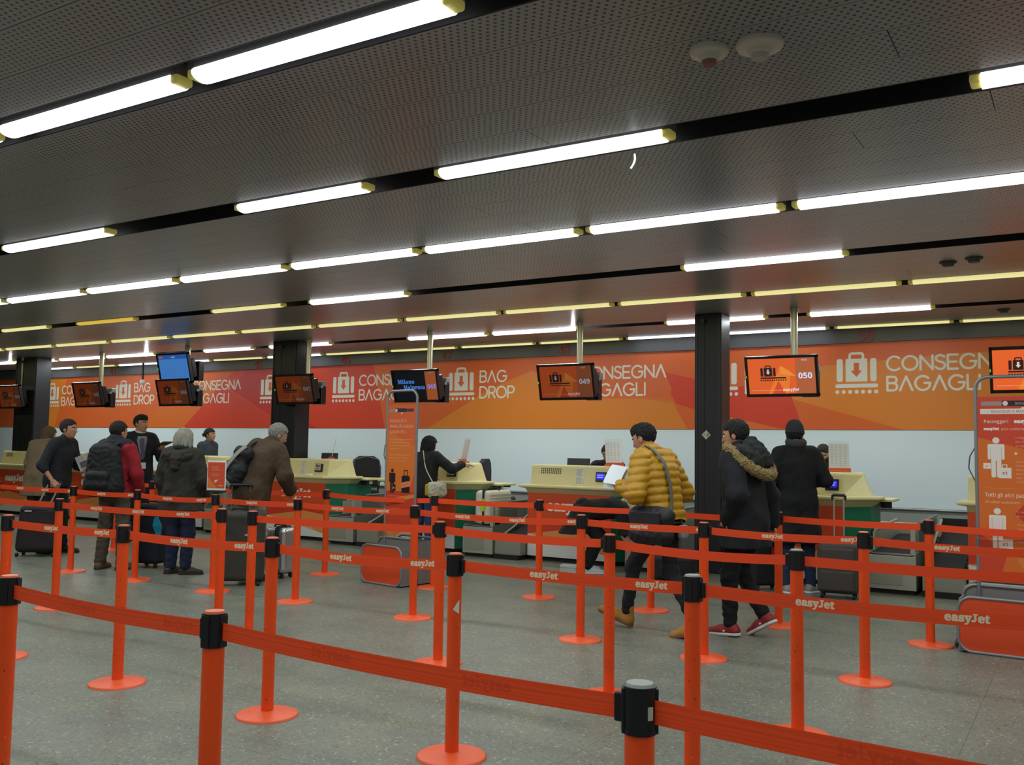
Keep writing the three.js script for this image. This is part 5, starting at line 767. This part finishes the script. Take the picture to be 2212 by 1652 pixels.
// man with the newspaper
{
  const at = xz(F(116, 1194)), turn = 112, h = 1.83, s = h / 1.75, hold = toLocal(WZ(112, 1033, F(112, 1196).z - 0.02), at, turn, s);
  const p = person({ label: 'person in dark sweater with rolled sleeves holding a newspaper and suitcase handle', at, turn, h, lean: [9, 0], wide: 1.05, head: { yaw: 4, pitch: 4 }, skin: '#b67f62', hair: { style: 'short', color: '#211814' },
    j: { elR: [-0.29, 1.15, -0.02], wrR: [-0.27, 0.96, 0.12], elL: [0.25, 1.14, 0.12], wrL: [0.16, 1.1, 0.27], ankL: [0.1, 0.085, 0.06], ankR: [-0.1, 0.085, -0.1] }, hands: { R: { dir: [0.1, -0.7, 0.7], palm: [0.7, -0.5, -0.2], curl: 0.85 }, L: { palm: [-0.7, 0.3, 0], curl: 0.6 } },
    top: { color: 0x16181e, bulk: 0.012, hem: 0.86, collar: 0.32, sleeve: { R: 0.25, L: 0.3 }, cuff: 0.044, fold: 0.009, name: 'sweater' }, legs: { color: 0x0f1014, bulk: 0.014 }, shoes: { color: 0x1c1612 } });
  const g = worn(p, 'newspaper', 'folded newspaper held out by the person in the dark sweater', 'newspaper'), w = p.J.wrL;
  const cv = canvas(256, 192, (c, W, H) => { c.fillStyle = '#b4b0ac'; c.fillRect(0, 0, W, H); c.fillStyle = '#77726e'; for (let i = 0; i < 20; i++) for (let k = 0; k < 3; k++) c.fillRect(10 + k * 82, 8 + i * 9, 70, 3); c.fillStyle = '#5a5450'; c.fillRect(20, 60, 90, 60); c.fillStyle = '#a8604a'; c.fillRect(30, 130, 80, 44); });
  for (let k = 0; k < 3; k++) { const q = new THREE.PlaneGeometry(0.4, 0.28, 8, 1), pp = q.attributes.position; for (let i = 0; i < pp.count; i++) pp.setZ(i, 0.03 * Math.sin(pp.getX(i) * 6 + k * 0.6)); q.computeVertexNormals(); q.rotateZ(0.42 + k * 0.03).rotateY(-Math.PI / 2 + 0.25 - k * 0.06).translate(w[0] - 0.05 + k * 0.012, w[1] + 0.11, w[2] + 0.15); mesh('page', q, new THREE.MeshStandardMaterial({ map: tex(cv), roughness: 0.9, side: THREE.DoubleSide }), g); }
}
// woman in the beige coat behind him
{
  const q = WZ(84, 1000, -9.1), top = WZ(96, 938, -9.1).y;
  person({ label: 'person with light brown hair in a beige coat behind the newspaper reader', at: [q.x, -9.1], turn: -160, h: top + 0.14, lean: [14, 0], curve: 0.4, head: { pitch: 16, yaw: -20 }, hair: { style: 'long', color: '#5e4630' }, far: true, top: { color: 0x7a6850, bulk: 0.03, hem: 0.62, flare: 0.04, fold: 0.01, collar: 0.2, name: 'coat' }, legs: { color: 0x3c332c, bulk: 0.02 }, shoes: { color: 0x2a221c } });
}
// man with the red jacket and backpack
{
  const p = person({ label: 'person in red jacket and khaki trousers wearing a black backpack', at: xz(F(241, 1229)), turn: -163, h: 1.77, wide: 1.06, head: { yaw: -14, pitch: 4 }, hair: shortDark, j: { elR: [-0.29, 1.14, 0.0], wrR: [-0.25, 0.93, 0.12], elL: [0.28, 1.14, 0.02], wrL: [0.24, 0.93, 0.14], ankL: [0.15, 0.085, -0.02], kneeL: [0.13, 0.5, 0.02], ankR: [-0.15, 0.085, -0.02], kneeR: [-0.12, 0.5, 0.02] },
    top: { color: 0x8e0f1c, bulk: 0.03, hem: 0.9, collar: 0.3, fold: 0.01, name: 'jacket' }, legs: { color: 0x4d463a, bulk: 0.022, hem: 1.2, fold: 0.009 }, shoes: { color: 0x6a4a30, sole: 0x3a2c20 } });
  blobMesh('hood', [cap(add(p.J.neck, [-0.1, -0.01, -0.06]), 0.06, add(p.J.neck, [0.1, -0.01, -0.06]), 0.06), cap(add(p.J.neck, [-0.14, -0.04, -0.02]), 0.06, add(p.J.neck, [0.14, -0.04, -0.02]), 0.06), cap(add(p.J.shL, [-0.02, 0.03, 0]), 0.085, add(p.J.shR, [0.02, 0.03, 0]), 0.085), cap(add(p.J.neck, [0, 0.04, -0.03]), 0.085, add(p.J.neck, [0, -0.02, -0.05]), 0.1)], 0.05, 0.011, M(0x161a24, 0.85), p.t, 0.008);
  const b = worn(p, 'backpack', 'black backpack on the back of the person in red', 'backpack'), c = p.J.chest;
  blobMesh('main_pack', [cap(add(c, [-0.1, 0.12, -0.2]), 0.1, add(c, [-0.13, -0.28, -0.2]), 0.12), cap(add(c, [0.1, 0.12, -0.2]), 0.1, add(c, [0.13, -0.28, -0.2]), 0.12), cap(add(c, [0, 0.14, -0.22]), 0.1, add(c, [0, -0.28, -0.22]), 0.12), cap(add(c, [-0.13, -0.3, -0.2]), 0.11, add(c, [0.13, -0.3, -0.2]), 0.11)], 0.06, 0.012, M(0x101114, 0.75), b, 0.008);
  blobMesh('front_pocket', [cap(add(c, [-0.1, -0.16, -0.31]), 0.06, add(c, [0.1, -0.16, -0.31]), 0.06), cap(add(c, [-0.1, -0.27, -0.31]), 0.06, add(c, [0.1, -0.27, -0.31]), 0.06)], 0.05, 0.012, M(0x131417, 0.75), b, 0.005);
  for (const e of [1, -1]) mesh('shoulder_strap', ribbon([add(c, [e * 0.1, 0.2, -0.18]), add(p.J.neck, [e * 0.12, 0.035, -0.05]), add(p.J.neck, [e * 0.13, 0.02, 0.06]), add(c, [e * 0.13, 0.02, 0.15]), add(c, [e * 0.2, -0.22, -0.05])], 0.06, 0.014, 40, (o) => [o[0] * 0.3, o[1] > c[1] + 0.15 ? 1 : 0, o[2] > 0 ? 1 : -0.2]), M(0x101114, 0.8), b);
}
// airline clerk with a tablet
{
  const z = -9.6, q = WZ(300, 1000, z), h = WZ(303, 899, z).y;
  const p = person({ label: 'person in navy suit with lanyard holding up a dark tablet', at: [q.x, z], turn: 72, h, wide: 1.05, head: { yaw: 28, pitch: 2 }, skin: '#b9835f', hair: { style: 'tuft', color: '#1a1411' }, j: { elL: [0.29, 1.15, 0.06], wrL: [0.2, 1.27, 0.3], elR: [-0.25, 1.14, -0.02], wrR: [-0.16, 1.02, 0.2] }, hands: { L: { dir: [-0.1, 0.5, 0.8], palm: [0, 1, -0.2], curl: 0.3 } },
    top: { color: 0x10121f, bulk: 0.014, hem: 0.8, collar: 0.02, name: 'suit_jacket' }, legs: { color: 0x0e101a, bulk: 0.014 }, shoes: { color: 0x111114 } });
  const c = p.J.chest; mesh('shirt', extrude([[-0.06, 0.2], [0.06, 0.2], [0.075, 0.14], [0.012, -0.16], [-0.012, -0.16], [-0.075, 0.14]], 0.02, 0.006).rotateX(-0.12).translate(c[0], c[1], c[2] + 0.125), M(0x8c8a94, 0.8), p.t);
  mesh('collar', new THREE.TorusGeometry(0.068, 0.018, 8, 24).rotateX(Math.PI / 2 + 0.25).translate(...add(p.J.neck, [0, 0.035, 0.01])), M(0xc4c2b6, 0.8), p.t);
  mesh('necktie', extrude([[-0.02, 0.17], [0.02, 0.17], [0.03, -0.12], [0, -0.16], [-0.03, -0.12]], 0.008, 0.004).rotateX(-0.12).translate(c[0], c[1], c[2] + 0.155), M(0x4c4660, 0.7), p.t);
  const b = worn(p, 'lanyard_badge', 'white lanyard badge on the navy suit', 'badge'); mesh('card', rbox(0.075, 0.1, 0.006, c[0] + 0.02, c[1] - 0.26, c[2] + 0.165, 0.006), M(0xc9d0c8, 0.4), b); mesh('cord', merge([rod([c[0] + 0.02, c[1] - 0.21, c[2] + 0.165], [c[0] - 0.06, c[1] + 0.16, c[2] + 0.15], 0.004), rod([c[0] + 0.02, c[1] - 0.21, c[2] + 0.165], [c[0] + 0.07, c[1] + 0.16, c[2] + 0.15], 0.004)]), M(0x2c2c38, 0.8), b);
  const t2 = worn(p, 'tablet', 'dark tablet held flat by the person in the navy suit', 'tablet'), w = p.J.wrL; mesh('slab', rbox(0.2, 0.012, 0.27, 0, 0, 0, 0.005).rotateX(-0.35).rotateY(0.4).translate(w[0] - 0.02, w[1] + 0.09, w[2] + 0.12), M(0x17120f, 0.4), t2); mesh('screen', box(0.17, 0.003, 0.23, 0, 0.008, 0).rotateX(-0.35).rotateY(0.4).translate(w[0] - 0.02, w[1] + 0.09, w[2] + 0.12), M(0x2a2420, 0.25), t2);
}
// grey haired woman
{
  const p = person({ label: 'person with grey bobbed hair in dark olive hooded coat and jeans', at: xz(F(385, 1239)), turn: -160, h: 1.68, wide: 1.12, head: { yaw: -4, pitch: 6 }, hair: { style: 'bob', color: '#8f8a7c' }, j: { elL: [0.28, 1.13, 0.0], wrL: [0.26, 0.9, 0.1], elR: [-0.28, 1.13, 0.0], wrR: [-0.24, 0.92, 0.14] }, feet: { L: { yaw: -20 }, R: { yaw: -70 } },
    top: { color: 0x2c2923, bulk: 0.036, hem: 0.77, flare: 0.035, collar: 0.2, fold: 0.012, name: 'coat' }, legs: { color: 0x18223c, bulk: 0.022, hem: 1.1 }, shoes: { color: 0x33261e, sole: 0x2a211a } });
  blobMesh('hood', [cap(add(p.J.neck, [-0.1, -0.06, -0.1]), 0.07, add(p.J.neck, [0.1, -0.06, -0.1]), 0.07), cap(add(p.J.neck, [-0.15, -0.03, -0.05]), 0.06, add(p.J.neck, [0.15, -0.03, -0.05]), 0.06), cap(add(p.J.neck, [0, -0.18, -0.15]), 0.06, add(p.J.neck, [0, -0.1, -0.13]), 0.08)], 0.05, 0.011, M(0x2e2a23, 0.9), p.t, 0.012);
  mesh('scarf', new THREE.TorusGeometry(0.085, 0.032, 10, 26).rotateX(Math.PI / 2).translate(...add(p.J.neck, [0, 0.05, 0])), M(0x25302c, 0.95), p.t);
}
// desk clerk standing behind the grey haired woman
{
  const z = -12.45, q = WZ(449, 1000, z), h = WZ(449, 927, z).y;
  person({ label: 'person with tied dark hair in grey and black uniform behind a desk', at: [q.x, z], turn: 100, h, far: true, head: { yaw: 10 }, skin: '#b98664', hair: { style: 'bun', color: '#241a16' }, top: { color: 0x3a3e46, bulk: 0.012, hem: 0.8, name: 'uniform_jacket' }, legs: { color: 0x15161a }, shoes: { color: 0x111111 } });
}
// man in the brown jacket
{
  const p = person({ label: 'person with grey hair in brown jacket leaning towards the desk', at: xz(F(540, 1252)), turn: 178, h: 1.83, lean: [21, 7], curve: 0.3, wide: 1.14, head: { pitch: 26, yaw: -22 }, skin: '#b98a70', hair: { style: 'short', color: '#7d7a74' }, pelvis: [0, 0.95, -0.03], j: { elL: [0.33, 1.2, 0.1], wrL: [0.28, 1.0, 0.26], elR: [-0.34, 1.13, 0.14], wrR: [-0.26, 0.97, 0.3], ankL: [0.1, 0.085, 0.0] , ankR: [-0.12, 0.085, -0.06] },
    top: { color: 0x46331f, bulk: 0.036, hem: 0.83, hemTilt: 0.1, collar: 0.28, fold: 0.012, name: 'jacket' }, legs: { color: 0x8f8a7e, bulk: 0.02, hem: 1.2, fold: 0.01 }, shoes: { color: 0x2c2622 } });
  const b = worn(p, 'sling_bag', 'black sling bag with light grey straps on the brown jacket', 'bag'), B = p.back, back = (a, y, d) => add(p.off(p.J.chest, a, y), mul(B, -d));
  blobMesh('pack', [cap(back(0.12, 0.04, 0.2), 0.085, back(0.05, 0.03, 0.2), 0.09), cap(back(0.17, -0.14, 0.2), 0.1, back(0.06, -0.16, 0.2), 0.1), cap(back(0.18, -0.27, 0.19), 0.09, back(0.08, -0.28, 0.19), 0.09)], 0.07, 0.011, M(0x0f1013, 0.7), b, 0.006);
  const grey = M(0x8b8a80, 0.8);
  mesh('grey_strap', ribbon([back(0.03, 0.12, 0.26), back(0.07, 0.02, 0.3), back(0.14, -0.15, 0.31), back(0.19, -0.3, 0.28)], 0.06, 0.014, 30, mul(B, -1)), grey, b);
  mesh('grey_strap', ribbon([back(0.26, -0.22, 0.2), back(0.2, -0.25, 0.3), back(0.1, -0.32, 0.3), back(0.04, -0.38, 0.24)], 0.05, 0.014, 30, mul(B, -1)), grey, b);
  mesh('shoulder_strap', ribbon([back(0.1, 0.08, 0.22), add(p.off(p.J.chest, 0.1, 0.24), mul(B, -0.02)), add(p.off(p.J.chest, 0.1, 0.16), mul(B, 0.13))], 0.055, 0.014, 30, (o) => [0, 1, 0]), M(0x121316, 0.8), b);
}
// woman leaning on the desk
{
  const p = person({ label: 'person in black jacket and jeans leaning on the desk behind the luggage sign', at: [-8.16, -10.86], turn: 178, h: 1.68, lean: [12, -4], wide: 1.0, head: { pitch: 12, yaw: -15 }, hair: { style: 'bob', color: '#100d0e' }, j: { elR: [-0.36, 1.27, 0.2], wrR: [-0.4, 1.335, 0.42], elL: [0.26, 1.15, 0.1], wrL: [0.14, 1.1, 0.3] }, hands: { R: { dir: [-0.5, 0.0, 0.8], palm: [0, -1, 0.1], curl: 0.2 } },
    top: { color: 0x17181c, bulk: 0.022, hem: 0.84, collar: 0.2, fold: 0.01, name: 'jacket' }, legs: { color: 0x2c4068, bulk: 0.012 }, shoes: { color: 0x5a4a3c } });
  const b = worn(p, 'shoulder_bag', 'white and yellow shoulder bag of the leaning person', 'bag'), c = add(p.pv, [-0.24, 0.06, -0.05]);
  blobMesh('pouch', [cap(add(c, [0, 0, -0.08]), 0.07, add(c, [-0.02, 0, 0.12]), 0.07), cap(add(c, [0, -0.09, -0.08]), 0.07, add(c, [-0.02, -0.09, 0.14]), 0.065)], 0.05, 0.01, M(0xc9c5b0, 0.6), b, 0.008);
  mesh('yellow_panel', rbox(0.07, 0.17, 0.12, c[0] + 0.04, c[1] - 0.045, c[2] - 0.1, 0.03, 3), M(0xb99a18, 0.6), b);
  mesh('strap', ribbon([add(c, [0, 0.06, -0.06]), add(p.J.chest, [-0.12, 0, -0.15]), add(p.J.neck, [0.02, 0.05, -0.08])], 0.02, 0.01, 30, [0, 0, -1]), M(0xc9c5b0, 0.7), b);
}
// seated agents behind the desks
function agent(u, vTop, z, label, turn, extra) {
  const q = WZ(u, vTop, z), h = 1.74, s = h / 1.75, py = (q.y / s) - 0.83;
  const p = person({ label, at: [q.x, z], turn, h, far: true, lean: [8, 0], pelvis: [0, py, -0.05], j: { kneeL: [0.13, py - 0.1, 0.24], kneeR: [-0.13, py - 0.1, 0.24], ankL: [0.12, 0.2, 0.08], ankR: [-0.12, 0.2, 0.08], elL: [0.27, py + 0.2, 0.0], wrL: [0.14, py + 0.2, 0.2], elR: [-0.27, py + 0.2, 0.0], wrR: [-0.14, py + 0.2, 0.2] }, top: { color: 0x13141a, bulk: 0.014, hem: py - 0.1, collar: 0.1, name: 'suit_jacket' }, legs: { color: 0x14151a }, shoes: { color: 0x101012 }, ...extra });
  return { q, py: py * s };
}
{
  const a = agent(1313, 957, -12.42, 'person with dark hair in black suit seated behind the glaring sheet stand', 25, { head: { pitch: 26, yaw: -18 }, hair: { style: 'short', color: '#1a1210' } });
  officeChair(a.q.x - 0.05, -12.5, 0.44, 'swivel chair under the dark suited agent', a.py - 0.9);
  const b = agent(1779, 957, -12.35, 'person with beard and dark cap of hair seated behind the printed sheet stand', 10, { head: { pitch: 24, yaw: -8 }, hair: { style: ['short', 'beard'], color: '#221915' } });
  officeChair(b.q.x - 0.03, -12.43, 0.17, 'swivel chair under the bearded agent', b.py - 0.9);
}
renderer.render(scene, camera);
